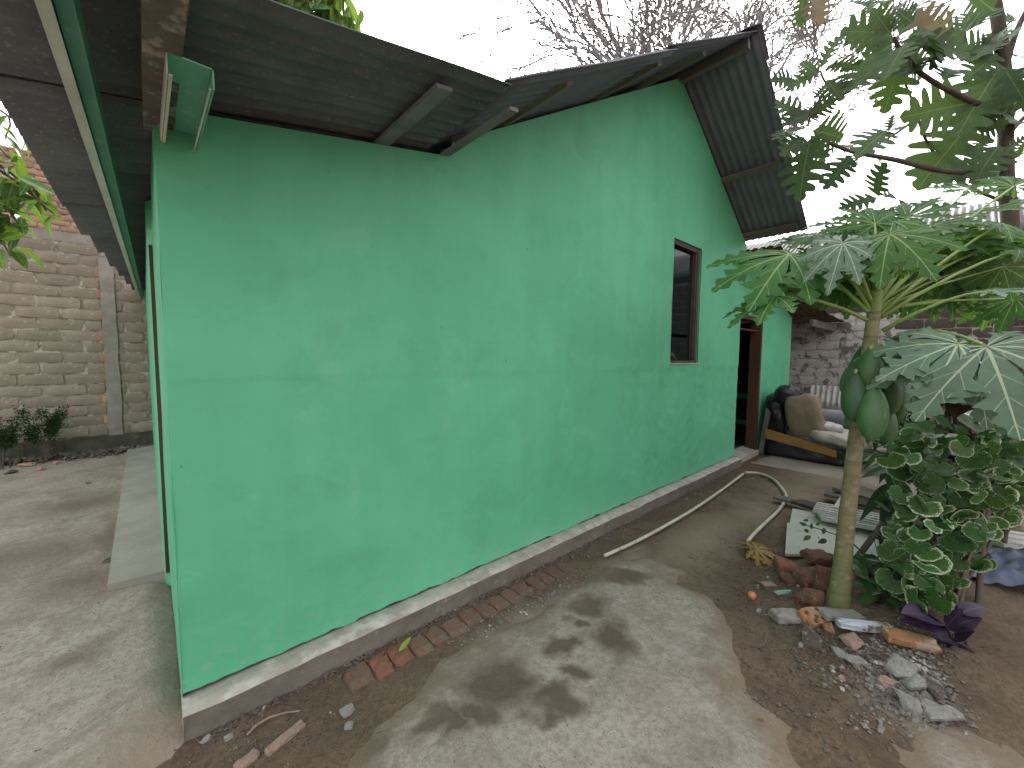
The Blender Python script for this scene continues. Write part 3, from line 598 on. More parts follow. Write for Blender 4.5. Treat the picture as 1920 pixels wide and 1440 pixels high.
while z < 4.08:
    x = -2.6 + (.1 if r % 2 else 0)
    while x < -.2:
        o = link('brick', block_mesh(.188, .062, r % 3), M['brick'], bw); o.location = (x + .1, rnd.uniform(-.008, .008), z + .034); o.rotation_euler = (0, rnd.uniform(-.02, .02), rnd.uniform(-.02, .02)); x += .2
    z += .075; r += 1
b = MB(); seg = 26
b.add([(CXc + sx * (.072 + .014 * nz(sx, 0, i * .1, 6)), (-.075 if f else .02) + .008 * nz(i * .3, sx, 0, 3), .30 + 2.56 * i / seg) for i in range(seg + 1) for (sx, f) in ((-1, 0), (-1, 1), (1, 1), (1, 0))], [(i * 4 + k, i * 4 + k + 1, i * 4 + k + 5, i * 4 + k + 4) for i in range(seg) for k in range(3)] + [(0, 1, 2, 3), (seg * 4 + 3, seg * 4 + 2, seg * 4 + 1, seg * 4)])
b.build('concrete_column', M['column'], bw)

# ------------------------------------------------------------------ back wall with flaking whitewash and the roof behind it
BX = 10.8
kw = thing('back_wall', 'old block wall with flaking whitewash behind the papaya', 'wall', (BX, 0, 0))
b = MB(); b.box((.046, -2.0, 1.75), (.16, 10.6, 3.5)); b.build('mortar_core', M['column'], kw)
z = 0.0; r = 0
while z < 3.40:
    y = -2.6 + (.2 if r % 2 else 0)
    while y < 2.75:
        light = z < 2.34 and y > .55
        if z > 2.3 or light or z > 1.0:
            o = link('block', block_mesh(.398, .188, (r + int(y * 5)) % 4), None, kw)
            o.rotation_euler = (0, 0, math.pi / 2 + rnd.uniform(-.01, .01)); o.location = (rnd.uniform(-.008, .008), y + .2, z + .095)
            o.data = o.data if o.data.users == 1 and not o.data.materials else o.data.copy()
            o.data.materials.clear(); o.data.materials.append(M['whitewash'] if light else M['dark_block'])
        y += .4
    z += .19; r += 1
sh = thing('neighbour_shed', 'grey corrugated shed roof rising behind the back wall', 'shed', (11.1, 0, 0))
for i in range(9):
    y0 = 4.6 - i * 1.0; corr('roof_sheet', (-.5, y0, 3.62 + .01 * (i % 2)), (2.2, 0, 1.12), (0, -1.04, 0), .018, .10, M['roof_top'], sh, .004, .004, 4)
b = MB(); b.box((1.7, 0.2, 2.3), (.12, 9, 4.6)); b.build('wall', M['dark_block'], sh)

# ------------------------------------------------------------------ leaf meshes
def strip(b, base_ang, L, prof, shear, droop, fold, wave=0.0, z0=0.0, cx=0.0, cy=0.0, seed=0):
    ca, sa = math.cos(base_ang), math.sin(base_ang); vs = []; uv = []
    for t_, w in prof:
        for u in (-1, -.5, 0, .5, 1):
            lx = u * w * L; ly = t_ * L + abs(u) * w * L * shear; rr = math.hypot(lx, ly)
            z = z0 - droop * ly * ly / max(L, .001) + fold * abs(lx) + wave * math.sin(ly * 14 + u * 2 + seed) * abs(u)
            vs.append((cx + lx * ca + ly * sa, cy + ly * ca - lx * sa, z)); uv.append((u * w, t_))
    n = len(prof); b.add(vs, [(i * 5 + k, i * 5 + k + 1, i * 5 + k + 6, i * 5 + k + 5) for i in range(n - 1) for k in range(4)], uv)
def papaya_leaf(seed, droop):
    r = random.Random(seed); b = MB()
    for i, (ad, L) in enumerate(((0, 1.0), (34, .97), (-34, .97), (70, .86), (-70, .86), (108, .66), (-108, .66), (146, .42), (-146, .42))):
        L *= r.uniform(.93, 1.06); prof = []; half = math.tan(math.radians(18.5))
        for t_ in (0, .10, .20, .30, .38): prof.append((t_, max(.002, t_ * half * (1 if t_ < .35 else .93))))
        nb = 3 if L > .7 else 2; w0 = (.30, .23, .14) if nb == 3 else (.27, .15); sn = (.115, .085, .05) if nb == 3 else (.10, .05)
        for q in range(nb):                                   # side lobes that point forward
            t0 = .40 + .52 * q / nb; dt = .52 / nb; am = w0[q] * r.uniform(.85, 1.15)
            prof += [(t0, sn[q] + .015), (t0 + dt * .10, am * .60), (t0 + dt * .22, am * .86), (t0 + dt * .34, am), (t0 + dt * .50, am * .78), (t0 + dt * .62, am * .74), (t0 + dt * .78, am * .48), (t0 + dt * .93, sn[q])]
        prof += [(.945, .055), (.975, .03), (1.0, .002)]
        strip(b, math.radians(ad), L, prof, .50, droop * r.uniform(.7, 1.4), .10, .006, z0=.005 * (i % 3), seed=i)
    me = b.mesh('papaya_leaf', True); return me
def bread_leaf(seed, droop):
    r = random.Random(seed); prof = [(0, .008), (.05, .05)]; nb = 5
    for q in range(nb):
        t0 = .07 + .80 * q / nb; dt = .80 / nb; e = (.26, .37, .40, .35, .25)[q] * r.uniform(.9, 1.1); s = (.12, .12, .12, .10, .08)[q]
        prof += [(t0 + dt * .02, s), (t0 + dt * .10, e * .72), (t0 + dt * .28, e * .97), (t0 + dt * .50, e), (t0 + dt * .72, e * .86), (t0 + dt * .84, e * .45), (t0 + dt * .94, s)]
    prof += [(.90, .10), (.95, .07), (1.0, .003)]
    b = MB(); strip(b, 0, 1.0, prof, .42, droop, .18, .012, seed=seed); return b.mesh('breadfruit_leaf', True)
def lance_leaf(wid, droop, fold=.35, n=9, tip=1.6):
    prof = [(i / n, max(.004, wid * math.sin(math.pi * (i / n) ** .85) ** .8 * (1 - .25 * (i / n)))) for i in range(n + 1)]
    b = MB(); strip(b, 0, 1.0, prof, .0, droop, fold, .004); return b.mesh('lance_leaf', True)
def round_leaf(seed):
    r = random.Random(seed); b = MB(); n = 18; vs = [(0, .42, .02)]; uv = [(0, 0)]
    for rr in (.45, .8, 1.0):
        for k in range(n):
            a = 2 * math.pi * k / n - math.pi / 2; notch = 1 - .75 * math.exp(-((k if k < n / 2 else k - n) / 1.1) ** 2)
            w = 1 + (.05 * math.sin(a * 9 + seed) + r.uniform(-.03, .03)) * (rr > .9)
            x = .52 * rr * w * math.cos(a); y = .42 + (.48 * rr * w * math.sin(a)) * (notch if rr > .4 else 1)
            vs.append((x, y, .05 * rr * rr + .03 * rr * math.sin(a * 3 + seed) - .10 * max(0, y - .5) ** 1.5)); uv.append((rr, k / n))
    fs = [(0, 1 + k, 1 + (k + 1) % n) for k in range(n)]
    for q in range(2): fs += [(1 + q * n + k, 1 + (q + 1) * n + k, 1 + (q + 1) * n + (k + 1) % n, 1 + q * n + (k + 1) % n) for k in range(n)]
    b.add(vs, fs, uv); return b.mesh('round_leaf', True)
PAP = [papaya_leaf(s, d) for s, d in ((1, .12), (2, .22), (3, .32), (4, .05))]
BRD = [bread_leaf(s, d) for s, d in ((1, .15), (2, .3), (3, .05), (4, .42))]
LAN = [lance_leaf(.13, d) for d in (.15, .35, .55)]
LNG = [lance_leaf(.10, d, .25, 11) for d in (.35, .7, 1.0)]
OVL = [lance_leaf(.30, d, .2, 8) for d in (.2, .45)]
RND = [round_leaf(s) for s in (1, 2, 3, 4)]
_lm = {}
def put_leaf(me, mat, parent, base, tip, nhint, wide=1.0, name='leaf', pofs=None):
    key = (me.name, mat.name)
    if key not in _lm:
        m2 = me.copy(); m2.materials.clear(); m2.materials.append(mat); _lm[key] = m2
    o = bpy.data.objects.new(name, _lm[key]); C.objects.link(o); o.parent = parent
    base = Vector(base); d = Vector(tip) - base; L = d.length; d.normalize(); n = Vector(nhint); n = n - d * n.dot(d)
    n = n.normalized() if n.length > 1e-4 else d.orthogonal().normalized(); s = d.cross(n)
    m_ = Matrix(((s.x * L * wide, d.x * L, n.x * L, base.x), (s.y * L * wide, d.y * L, n.y * L, base.y), (s.z * L * wide, d.z * L, n.z * L, base.z), (0, 0, 0, 1)))
    po = parent.location if parent.parent is None else parent.parent.location
    o.matrix_local = Matrix.Translation(-po) @ m_
    return o
def rv(k=1.0): return V(rnd.uniform(-k, k), rnd.uniform(-k, k), rnd.uniform(-k, k))
def tocam(p): return (CAM - Vector(p)).normalized()

# ------------------------------------------------------------------ papaya
PB = G(1567, 1140, .05)
pap = thing('papaya_tree', 'papaya tree with ringed trunk, hanging green fruits and lobed leaves', 'tree', PB)
D0 = (PB - CAM).dot(FWD)
def rel(parent, p): return Vector(p) - parent.location
tp = [(1568, 1150), (1577, 1090), (1585, 1000), (1596, 900), (1608, 800), (1620, 720), (1630, 650), (1638, 590), (1643, 545)]
tpp = [A(x, y, D0 - .0) for x, y in tp]; fine = []
for i in range(len(tpp) - 1):
    for q in range(6): fine.append(tpp[i].lerp(tpp[i + 1], q / 6))
fine.append(tpp[-1]); N = len(fine)
rad = [(.018 * max(0, 1 - i / N * 4) ** 1.5 + .045 - .015 * (i / N)) * (1 + .02 * math.sin(i * 2.3)) for i in range(N)]
b = MB(); b.tube([rel(pap, p) for p in fine], rad, 14); b.build('trunk', M['papaya_bark'], pap, smooth=True)
b = MB()                                                      # leaf scars standing proud of the bark
for i in range(16):
    q = rnd.uniform(.12, .72); p = fine[int(q * (N - 1))]; rr = rad[int(q * (N - 1))]; d = (tocam(p) + rv(.7)); d.z = 0; d.normalize(); c = rel(pap, p + d * rr * .97); s = d.cross(V(0, 0, 1))
    b.prism([c + s * .022, c + V(0, 0, .016), c - s * .022, c - V(0, 0, .018)], d * .005)
tag(b.build('leaf_scars', M['scar'], pap), kind='stuff')
# fruits
def fruit_mesh(seed):
    b = MB(); r = random.Random(seed); n = 14; m_ = 14; vs = []; 
    for i in range(m_ + 1):
        t_ = i / m_; rr = .5 * math.sin(math.pi * t_ ** 1.12) ** .50 if 0 < t_ < 1 else .02
        for k in range(n):
            a = 2 * math.pi * k / n; f = 1 + .035 * math.cos(5 * a + seed); vs.append((rr * f * math.cos(a), rr * f * math.sin(a), -t_))
    b.add(vs, [(i * n + k, i * n + (k + 1) % n, (i + 1) * n + (k + 1) % n, (i + 1) * n + k) for i in range(m_) for k in range(n)] + [tuple(range(n)), tuple(m_ * n + k for k in range(n - 1, -1, -1))]); return b.mesh('papaya_fruit', True)
FR = [fruit_mesh(s) for s in (1, 2, 3)]
for me in FR: me.materials.append(M['fruit'])
for i, (tx, ty, bx, by, wpx, dd) in enumerate([(1632, 672, 1630, 738, 60, -.14), (1610, 684, 1582, 738, 46, -.05), (1603, 718, 1600, 790, 60, -.14), (1638, 745, 1634, 826, 66, -.22), (1664, 700, 1672, 776, 54, -.10), (1688, 722, 1684, 788, 44, .0), (1606, 765, 1594, 806, 42, .04), (1658, 770, 1664, 832, 50, -.04), (1618, 662, 1606, 715, 46, .10), (1655, 664, 1662, 725, 50, .06)]):
    p0 = A(tx, ty, D0 + dd); p1 = A(bx, by, D0 + dd - .02); p0 = p0 + (p0 - p1) * .28; L = (p1 - p0).length * 1.02
    o = link('fruit', FR[i % 3], None, pap); q = (-(p1 - p0)).normalized().to_track_quat('Z', 'Y'); wd = wpx / FPX * D0 / 1.52
    o.matrix_local = Matrix.Translation(rel(pap, p0)) @ q.to_matrix().to_4x4() @ Matrix.Diagonal((wd, wd, L, 1))
    tr = A(tx + (1636 - tx) * .6, ty - 18, D0); b = MB(); b.tube([rel(pap, tr), rel(pap, p0) + V(0, 0, .01), rel(pap, p0) - V(0, 0, .015)], [.012, .010, .012], 6); b.build('fruit_stalk', M['petiole'], pap, True)
# leaves: centre pixel, tip pixel, depth offsets, petiole start pixel, facing camera amount, mesh, pale
crown = [(1640, 560), (1645, 575), (1640, 600)]
pl = [(1456, 556, 1372, 585, .05, .05, 1630, 602, .25, 1, 0, 1), (1480, 478, 1352, 497, .15, .10, 1628, 585, .35, 2, 0, 1), (1580, 456, 1560, 520, -.15, -.25, 1634, 570, .8, 1, 1, .75),
      (1530, 440, 1452, 455, .3, .35, 1632, 570, .2, 0, 0, 1), (1600, 425, 1540, 400, .35, .5, 1638, 560, .2, 2, 0, 1), (1640, 420, 1600, 385, .1, .2, 1640, 555, .3, 1, 0, 1), (1668, 440, 1650, 500, -.2, -.35, 1642, 560, .5, 2, 0, 1),
      (1700, 408, 1690, 372, .4, .6, 1643, 560, .3, 0, 0, 1), (1745, 425, 1800, 395, .15, .2, 1646, 565, .25, 1, 0, 1), (1790, 455, 1870, 430, .2, .25, 1648, 570, .25, 2, 0, 1), (1830, 400, 1900, 370, .3, .4, 1648, 570, .25, 0, 0, 1),
      (1880, 420, 1960, 440, .0, -.1, 1650, 590, .3, 1, 0, 1), (1910, 470, 1990, 490, -.15, -.2, 1652, 595, .3, 2, 0, 1), (1760, 500, 1830, 540, .35, .4, 1650, 590, .4, 2, 0, 1), (1700, 470, 1740, 520, .3, .3, 1646, 570, .4, 1, 0, 1),
      (1860, 545, 1945, 535, -.25, -.3, 1655, 620, .12, 0, 1, 1), (1796, 645, 1748, 738, -.38, -.50, 1662, 640, .75, 2, 1, 1), (1850, 650, 1905, 760, -.45, -.72, 1662, 640, .85, 1, 1, 1.15), (1590, 500, 1600, 550, .15, .2, 1640, 575, .5, 1, 0, .8),
      (1690, 545, 1725, 590, .25, .3, 1646, 590, .5, 1, 0, .8), (1815, 355, 1770, 345, .5, .6, 1646, 565, .2, 0, 0, 1), (1900, 350, 1860, 330, .4, .5, 1650, 570, .2, 1, 0, 1), (1555, 480, 1500, 520, .0, -.05, 1632, 585, .4, 2, 0, .9), (1640, 478, 1635, 535, .25, .3, 1640, 570, .5, 3, 0, .8)]
for (cx, cy, tx, ty, d1, d2, sx, sy, face, mi, pale, wd) in pl:
    c = A(cx, cy, D0 + d1); tpt = A(tx, ty, D0 + d2); dv = tpt - c; L = max(.22, dv.length)
    n = V(0, 0, 1) * (1 - face) + tocam(c) * face + rv(.12)
    lf = put_leaf(PAP[mi], M['leaf_papaya_pale' if pale else 'leaf_papaya'], pap, c, c + dv.normalized() * L * 1.08, n, wd)
    s = A(sx, sy, D0); mid = s.lerp(c, .55) + V(0, 0, .04 if cy < 600 else .07); b = MB(); b.tube([rel(pap, p) for p in (s, s.lerp(mid, .5) + V(0, 0, .01), mid, mid.lerp(c, .5) + V(0, 0, .012), c)], [.0125, .010, .009, .0075, .006], 7); b.build('petiole', M['petiole'], pap, True)
for (cx, cy, tx, ty, dd) in ((1560, 500, 1535, 560, .25), (1600, 520, 1590, 575, .35), (1680, 505, 1700, 560, .3), (1725, 485, 1770, 530, .35), (1770, 520, 1800, 575, .3), (1610, 470, 1570, 500, .1), (1665, 480, 1690, 520, .15), (1520, 520, 1480, 560, .3), (1820, 500, 1860, 545, .2), (1735, 540, 1760, 590, .4), (1880, 500, 1900, 560, .1), (1905, 560, 1870, 610, .15), (1850, 560, 1890, 600, .3), (1890, 440, 1850, 480, .2)):
    c = A(cx, cy, D0 + dd); dv = A(tx, ty, D0 + dd - .05) - c; put_leaf(PAP[rnd.randrange(3)], M['leaf_papaya'], pap, c, c + dv.normalized() * rnd.uniform(.22, .28), tocam(c) * .7 + V(0, 0, .6) + rv(.3), 1)
    s = A(1642, 580, D0); b = MB(); b.tube([rel(pap, p) for p in (s, s.lerp(c, .5) + V(0, 0, .02), c)], [.009, .007, .005], 6); b.build('petiole', M['petiole'], pap, True)
for i in range(16):                                           # the rest of the crown
    cx, cy = rnd.uniform(1540, 1900), rnd.uniform(395, 500); d1 = rnd.uniform(.1, .75); c = A(cx, cy, D0 + d1); a = rnd.uniform(0, 6.28); dv = V(math.cos(a), math.sin(a), rnd.uniform(-.5, .1)).normalized() * rnd.uniform(.24, .34)
    put_leaf(PAP[rnd.randrange(3)], M['leaf_papaya'], pap, c, c + dv, V(0, 0, 1) + tocam(c) * rnd.uniform(-.1, .5) + rv(.2), 1)
    s = A(1642, 570, D0); b = MB(); mid = s.lerp(c, .55) + V(0, 0, .03); b.tube([rel(pap, p) for p in (s, mid, c)], [.009, .007, .005], 6); b.build('petiole', M['petiole'], pap, True)
for i in range(5):                                            # young shoots at the top and a few pale flowers
    s = A(1642, 552, D0); c = s + V(rnd.uniform(-.12, .12), rnd.uniform(-.12, .12), rnd.uniform(.1, .25)); b = MB(); b.tube([rel(pap, s), rel(pap, c)], [.012, .006], 6); b.build('petiole', M['petiole'], pap, True); put_leaf(PAP[3], M['leaf_papaya'], pap, c, c + V(rnd.uniform(-.1, .1), rnd.uniform(-.1, .1), .10), tocam(c) + rv(.4), .7)

# ------------------------------------------------------------------ breadfruit tree
BT = onX(1890, 420, 6.0); BT = V(BT.x, BT.y, gz(BT.x, BT.y))
bf = thing('breadfruit_tree', 'breadfruit tree with large deeply lobed leaves against the sky', 'tree', BT); DB = (V(BT.x, BT.y, 2) - CAM).dot(FWD)
def limb(parent, pts, r0, r1, mat='bark', name='branch', seg=8):
    n = len(pts); q = []
    for i in range(n - 1):
        p0 = pts[max(0, i - 1)]; p1 = pts[i]; p2 = pts[i + 1]; p3 = pts[min(n - 1, i + 2)]
        for k_ in range(4):
            t_ = k_ / 4; q.append(.5 * ((2 * p1) + (p2 - p0) * t_ + (2 * p0 - 5 * p1 + 4 * p2 - p3) * t_ ** 2 + (3 * p1 - p0 - 3 * p2 + p3) * t_ ** 3))
    q.append(pts[-1]); b = MB(); b.tube([rel(parent, p) for p in q], [r0 + (r1 - r0) * i / (len(q) - 1) for i in range(len(q))], seg); return b.build(name, M[mat], parent, True)
limb(bf, [V(BT.x, BT.y, -.05), A(1892, 500, DB), A(1886, 330, DB), A(1884, 150, DB), A(1868, 20, DB), A(1852, -90, DB + .1), A(1850, -220, DB + .3)], .068, .035, name='trunk', seg=12)
D = lambda d: DB + d
limb(bf, [A(1888, 318, DB), A(1780, 322, D(-.1)), A(1680, 300, D(-.2)), A(1600, 285, D(-.3)), A(1555, 268, D(-.35))], .028, .012)
limb(bf, [A(1886, 215, DB), A(1800, 180, D(-.2)), A(1730, 140, D(-.35)), A(1690, 95, D(-.45)), A(1676, 70, D(-.5))], .024, .013)
limb(bf, [A(1886, 380, DB), A(1800, 340, D(.3)), A(1740, 270, D(.3)), A(1715, 200, D(.3)), A(1690, 140, D(.2))], .016, .009)
limb(bf, [A(1720, 222, D(.2)), A(1680, 250, D(.1)), A(1620, 288, D(.1)), A(1580, 320, D(.1)), A(1560, 330, D(.1))], .013, .006)
limb(bf, [A(1590, 160, D(-.3)), A(1560, 166, D(-.3)), A(1545, 150, D(-.3)), A(1538, 132, D(-.3))], .010, .007)
limb(bf, [A(1690, 95, D(-.45)), A(1640, 140, D(-.4)), A(1590, 160, D(-.3)), A(1555, 166, D(-.3)), A(1525, 205, D(-.3)), A(1515, 235, D(-.3))], .013, .008)
limb(bf, [A(1886, 120, DB), A(1905, 60, D(.1)), A(1935, 0, D(.1))], .03, .02)
limb(bf, [A(1886, 260, DB), A(1915, 225, D(.1)), A(1960, 190, D(.1))], .022, .015)
zl = [(720, 230, 465, 205), (700, 205, 480, 125), (735, 270, 450, 500), (750, 300, 690, 570), (745, 235, 1180, 265), (735, 195, 890, 0), (690, 190, 590, 50), (300, 385, 372, 190), (300, 400, 100, 490), (330, 380, 490, 335), (215, 690, 45, 560), (220, 665, 395, 530), (225, 700, 75, 745),
      (250, 735, 475, 770), (240, 760, 320, 920), (240, 780, 170, 1040), (205, 770, 95, 850), (470, 880, 340, 1020), (680, 740, 700, 645), (680, 740, 560, 765), (680, 735, 765, 705), (620, 1105, 595, 960), (620, 1110, 400, 1170), (650, 1110, 815, 1080), (1290, 300, 1140, 420), (1310, 370, 1120, 640),
      (1300, 270, 1410, 145), (1180, 660, 915, 910), (1130, 580, 800, 640), (980, 450, 1090, 320), (1110, 180, 1190, 50), (1120, 230, 1000, 110), (1180, 740, 1340, 690), (1310, 965, 1000, 950), (1195, 800, 1170, 880), (1340, 400, 1440, 560), (1340, 690, 1450, 650), (1380, 900, 1450, 830), (200, -40, 180, 150), (250, -30, 300, 50), (600, -30, 555, 60),
      (760, 280, 960, 400), (1260, 240, 1150, 330), (1270, 180, 1200, 260), (1390, 320, 1450, 300), (1330, 150, 1250, 230), (860, 330, 780, 420), (640, 30, 700, -80), (1100, 640, 1080, 560), (150, 470, 60, 420), (260, 560, 330, 470), (440, 870, 480, 960), (560, 40, 480, -20), (1350, 1000, 1440, 960), (820, 130, 720, 60), (900, 210, 1010, 300), (780, 240, 640, 420), (800, 200, 980, 140), (1280, 330, 1080, 250), (1290, 420, 1200, 600), (1320, 520, 1430, 640), (1310, 120, 1430, 60), (1270, 60, 1150, -40), (700, 250, 560, 330), (280, 420, 180, 330), (270, 640, 130, 640), (1310, 640, 1180, 720), (1300, 820, 1200, 930), (1330, 860, 1450, 760), (960, 260, 900, 60), (330, 450, 420, 560)]
for i, (bx, by, tx, ty) in enumerate(zl):
    d = (-.45 if 430 < bx < 1000 else -.3 if bx < 430 else -.05) + rnd.uniform(-.25, .25)
    p0 = A(1440 + bx / 3, by / 3, D(d)); p1 = A(1440 + tx / 3, ty / 3, D(d + rnd.uniform(-.2, .12)))
    put_leaf(BRD[i % 4], M['leaf_bread'], bf, p0, p1, tocam(p0) * rnd.uniform(.45, 1) + V(0, 0, .5) + rv(.4), rnd.uniform(.95, 1.22))

# ------------------------------------------------------------------ bare tree behind the house
bt = thing('bare_tree', 'nearly bare grey tree with fine twigs rising behind the roof ridge', 'tree', (11.8, 4.9, 0))
tb = MB(); tw = MB(); lf = MB(); rr_ = random.Random(5)
KIDS = (4, 3, 3, 3, 3, 3, 3)
def grow(p, d, L, r, lev):
    n = 3; pts = [p]
    for i in range(n):
        d = (d + V(rr_.uniform(-1, 1), rr_.uniform(-1, 1), rr_.uniform(-.6, .7)) * (.20 if lev else .05)).normalized(); pts.append(pts[-1] + d * L / n)
    r1 = r * .66; (tb if lev < 2 else tw).tube(pts, [max(.0135, r + (r1 - r) * i / n) for i in range(n + 1)], 7 if lev < 2 else 3, caps=False)
    if lev >= 7:
        for q in range(2):
            c = pts[-1] + V(rr_.uniform(-1, 1), rr_.uniform(-1, 1), rr_.uniform(-1, 1)) * .10; s = V(rr_.uniform(-1, 1), rr_.uniform(-1, 1), rr_.uniform(-1, 1)).normalized() * .05; u = s.orthogonal().normalized() * .028
            lf.add([c - s, c + u, c + s, c - u], [(0, 1, 2, 3)])
        return
    for q in range(KIDS[lev]):
        ax = d.orthogonal().normalized(); ax.rotate(Quaternion(d, rr_.uniform(0, 6.28))); dd = d.copy(); dd.rotate(Quaternion(ax, rr_.uniform(.22, .66) + (.10 if lev == 0 else 0)))
        grow(pts[-1] if q < 2 else pts[-2], dd, (2.1 if lev == 0 else L * rr_.uniform(.66, .88)), r1 * (.8 if q else 1), lev + 1)
grow(V(0, 0, -.1), V(-.03, .03, 1), 6.2, .22, 0)
tb.build('trunk', M['bark_far'], bt, True); tag(tw.build('twigs', M['bark_far'], bt), kind='stuff'); tag(lf.build('foliage', M['leaf_twig'], bt), kind='stuff')

# ------------------------------------------------------------------ long-leaved trees: one behind the house, one reaching in over the side yard
def leafy(parent, pts, r0, r1, n, L, spread, droop=1.0, matl='leaf_mango', name='branch', wide=1.1):
    limb(parent, pts, r0, r1, 'bark', name)
    for i in range(n):
        q = (rnd.random() ** .6) * (len(pts) - 1.001); a = int(q); p = pts[a].lerp(pts[a + 1], q - a) + rv(spread)
        d = V(rnd.uniform(-1, 1), rnd.uniform(-1, 1), rnd.uniform(-1.3, .15) * droop).normalized(); put_leaf(LAN[rnd.randrange(3)], M[matl], parent, p, p + d * L * rnd.uniform(.7, 1.15), V(0, 0, 1) + rv(.6), wide * rnd.uniform(.85, 1.2))
mt = thing('mango_tree', 'leafy tree with long drooping leaves showing above the left roof edge', 'tree', (1.6, 9.7, 0))
limb(mt, [V(1.6, 9.7, -.1), V(1.65, 9.6, 3), V(1.7, 9.3, 5.2), V(1.7, 8.5, 6.4)], .2, .10, name='trunk')
for (a, c, n_) in (((560, -70), (480, 50), 46), ((600, -70), (565, 75), 50), ((640, -80), (645, 35), 34), ((520, -90), (430, 30), 34), ((590, -20), (605, 85), 34), ((540, -20), (520, 75), 34), ((610, -60), (630, 60), 30), ((480, -60), (395, 15), 30), ((460, -40), (450, 40), 24)):
    leafy(mt, [V(1.7, 8.5, 6.4), A(*a, 5.9), A((a[0] + c[0]) / 2, (a[1] + c[1]) / 2 - 20, 5.4), A(*c, 5.1)], .05, .008, n_, .46, .17, 1.3, wide=1.35)
lt = thing('yard_tree', 'broad leaved tree branch hanging into the side yard before the brick wall', 'tree', (-2.7, 5.6, .08))
limb(lt, [V(-2.7, 5.6, 0), V(-2.65, 5.6, 1.5), V(-2.4, 5.5, 2.8), V(-2.1, 5.4, 3.5)], .13, .07, name='trunk')
for (a, c, n_) in (((-60, 280), (70, 370), 26), ((-60, 300), (40, 430), 26), ((-80, 320), (20, 480), 16), ((-60, 290), (100, 400), 12), ((-60, 240), (20, 300), 12)):
    leafy(lt, [V(-2.1, 5.4, 3.5), A(*a, 3.9), A((a[0] + c[0]) / 2, (a[1] + c[1]) / 2 - 12, 3.7), A(*c, 3.6)], .03, .006, int(n_ * 1.25), .25, .09, .9, wide=1.7)
for (a, c) in (((10, 190), (30, 240)), ((-10, 200), (10, 260))):
    leafy(lt, [V(-2.1, 5.4, 3.5), A(*a, 4.6), A(*c, 4.6)], .02, .006, 8, .3, .1, .9)

# ------------------------------------------------------------------ variegated shrub
SP = G(1775, 1150, .05)
sh_ = thing('variegated_shrub', 'bushy shrub with round green leaves edged in cream', 'shrub', SP); DS = (SP - CAM).dot(FWD)
blobs = [(1775, 860, 95, 65, .15), (1860, 840, 75, 65, .2), (1715, 850, 55, 45, .2), (1740, 940, 75, 60, .1), (1830, 930, 90, 60, .1), (1900, 900, 50, 70, .2), (1745, 1010, 85, 60, -.05), (1830, 1010, 50, 50, .0), (1730, 1070, 70, 45, -.1), (1745, 1110, 60, 38, -.1), (1690, 1040, 30, 50, .0), (1895, 800, 40, 40, .25)]
cnt = 0; stems = MB()
for bi_, (cx, cy, rx, ry, dd) in enumerate(blobs):
    c = A(cx, cy, DS + dd + .1)
    limb(sh_, [SP + V(rnd.uniform(-.05, .05), rnd.uniform(-.05, .05), -.05), SP.lerp(c, .5) + rv(.05), c], .012, .006, 'stem', 'stem', 6)
    for i in range(int(rx * ry / 215) + 8):
        a = rnd.uniform(0, 6.28); q = math.sqrt(rnd.random()); px = cx + rx * q * math.cos(a); py = cy + ry * q * math.sin(a)
        dep = DS + dd - (.22 * math.sqrt(max(0, 1 - q * q))) + rnd.uniform(-.02, .24)
        p = A(px, py, dep); L = rnd.uniform(.075, .138); d = (V(0, 0, -.5) + rv(.8) + tocam(p) * .25).normalized(); n = tocam(p) * rnd.uniform(.3, .9) + V(0, 0, rnd.uniform(.2, .9)) + rv(.5)
        put_leaf(RND[rnd.randrange(4)], M['leaf_shrub'], sh_, p - d * L * .4, p + d * L * .6, n, rnd.uniform(.95, 1.15)); cnt += 1
fo = MB()                                                     # the leaves deeper inside the bush
for i in range(260):
    cx, cy, rx, ry, dd = blobs[rnd.randrange(len(blobs))]; p = rel(sh_, A(cx + rnd.uniform(-1, 1) * rx * .9, cy + rnd.uniform(-1, 1) * ry * .9, DS + dd + rnd.uniform(.12, .42))); me = RND[i % 4]
    n_ = (V(rnd.uniform(-1, 1), rnd.uniform(-1, 1), rnd.uniform(.1, 1)) + tocam(p) * .3).normalized(); q_ = n_.to_track_quat('Z', 'Y'); L = rnd.uniform(.08, .13)
    fo.add([p + q_ @ (v.co * L) for v in me.vertices], [tuple(f.vertices) for f in me.polygons])
tag(fo.build('inner_foliage', M['leaf_low'], sh_, True), kind='stuff')
limb(sh_, [G(1833, 1145, .02), A(1838, 1080, DS + .1), A(1845, 1000, DS + .1), A(1855, 930, DS + .2)], .016, .012, 'stem', 'stem', 7)

# ------------------------------------------------------------------ other bed plants
def spray(name, label, cat, base, leaves, mat, meshes, L, stem_r=.008, hgt=.3, lean=(0, 0), face=.4, up=.4, group=None, wide=1.0, stems=1):
    o = thing(name, label, cat, base, group)
    top = Vector(base) + V(lean[0], lean[1], hgt)
    for s in range(stems): limb(o, [Vector(base) - V(0, 0, .03), Vector(base).lerp(top, .5) + rv(.04), top + rv(.10 if stems > 1 else .01)], stem_r, stem_r * .5, 'stem', 'stem', 6)
    for i in range(leaves):
        q = rnd.uniform(.25, 1.0); p = Vector(base).lerp(top, q) + (rv(.08 if hgt < .5 else .20) if stems > 1 else rv(.015)); a = rnd.uniform(0, 6.28)
        d = V(math.cos(a), math.sin(a), rnd.uniform(up - .6, up + .4)).normalized(); put_leaf(meshes[rnd.randrange(len(meshes))], M[mat], o, p, p + d * L * rnd.uniform(.7, 1.2), V(0, 0, 1) + tocam(p) * face + rv(.2), wide * rnd.uniform(.9, 1.15))
    return o
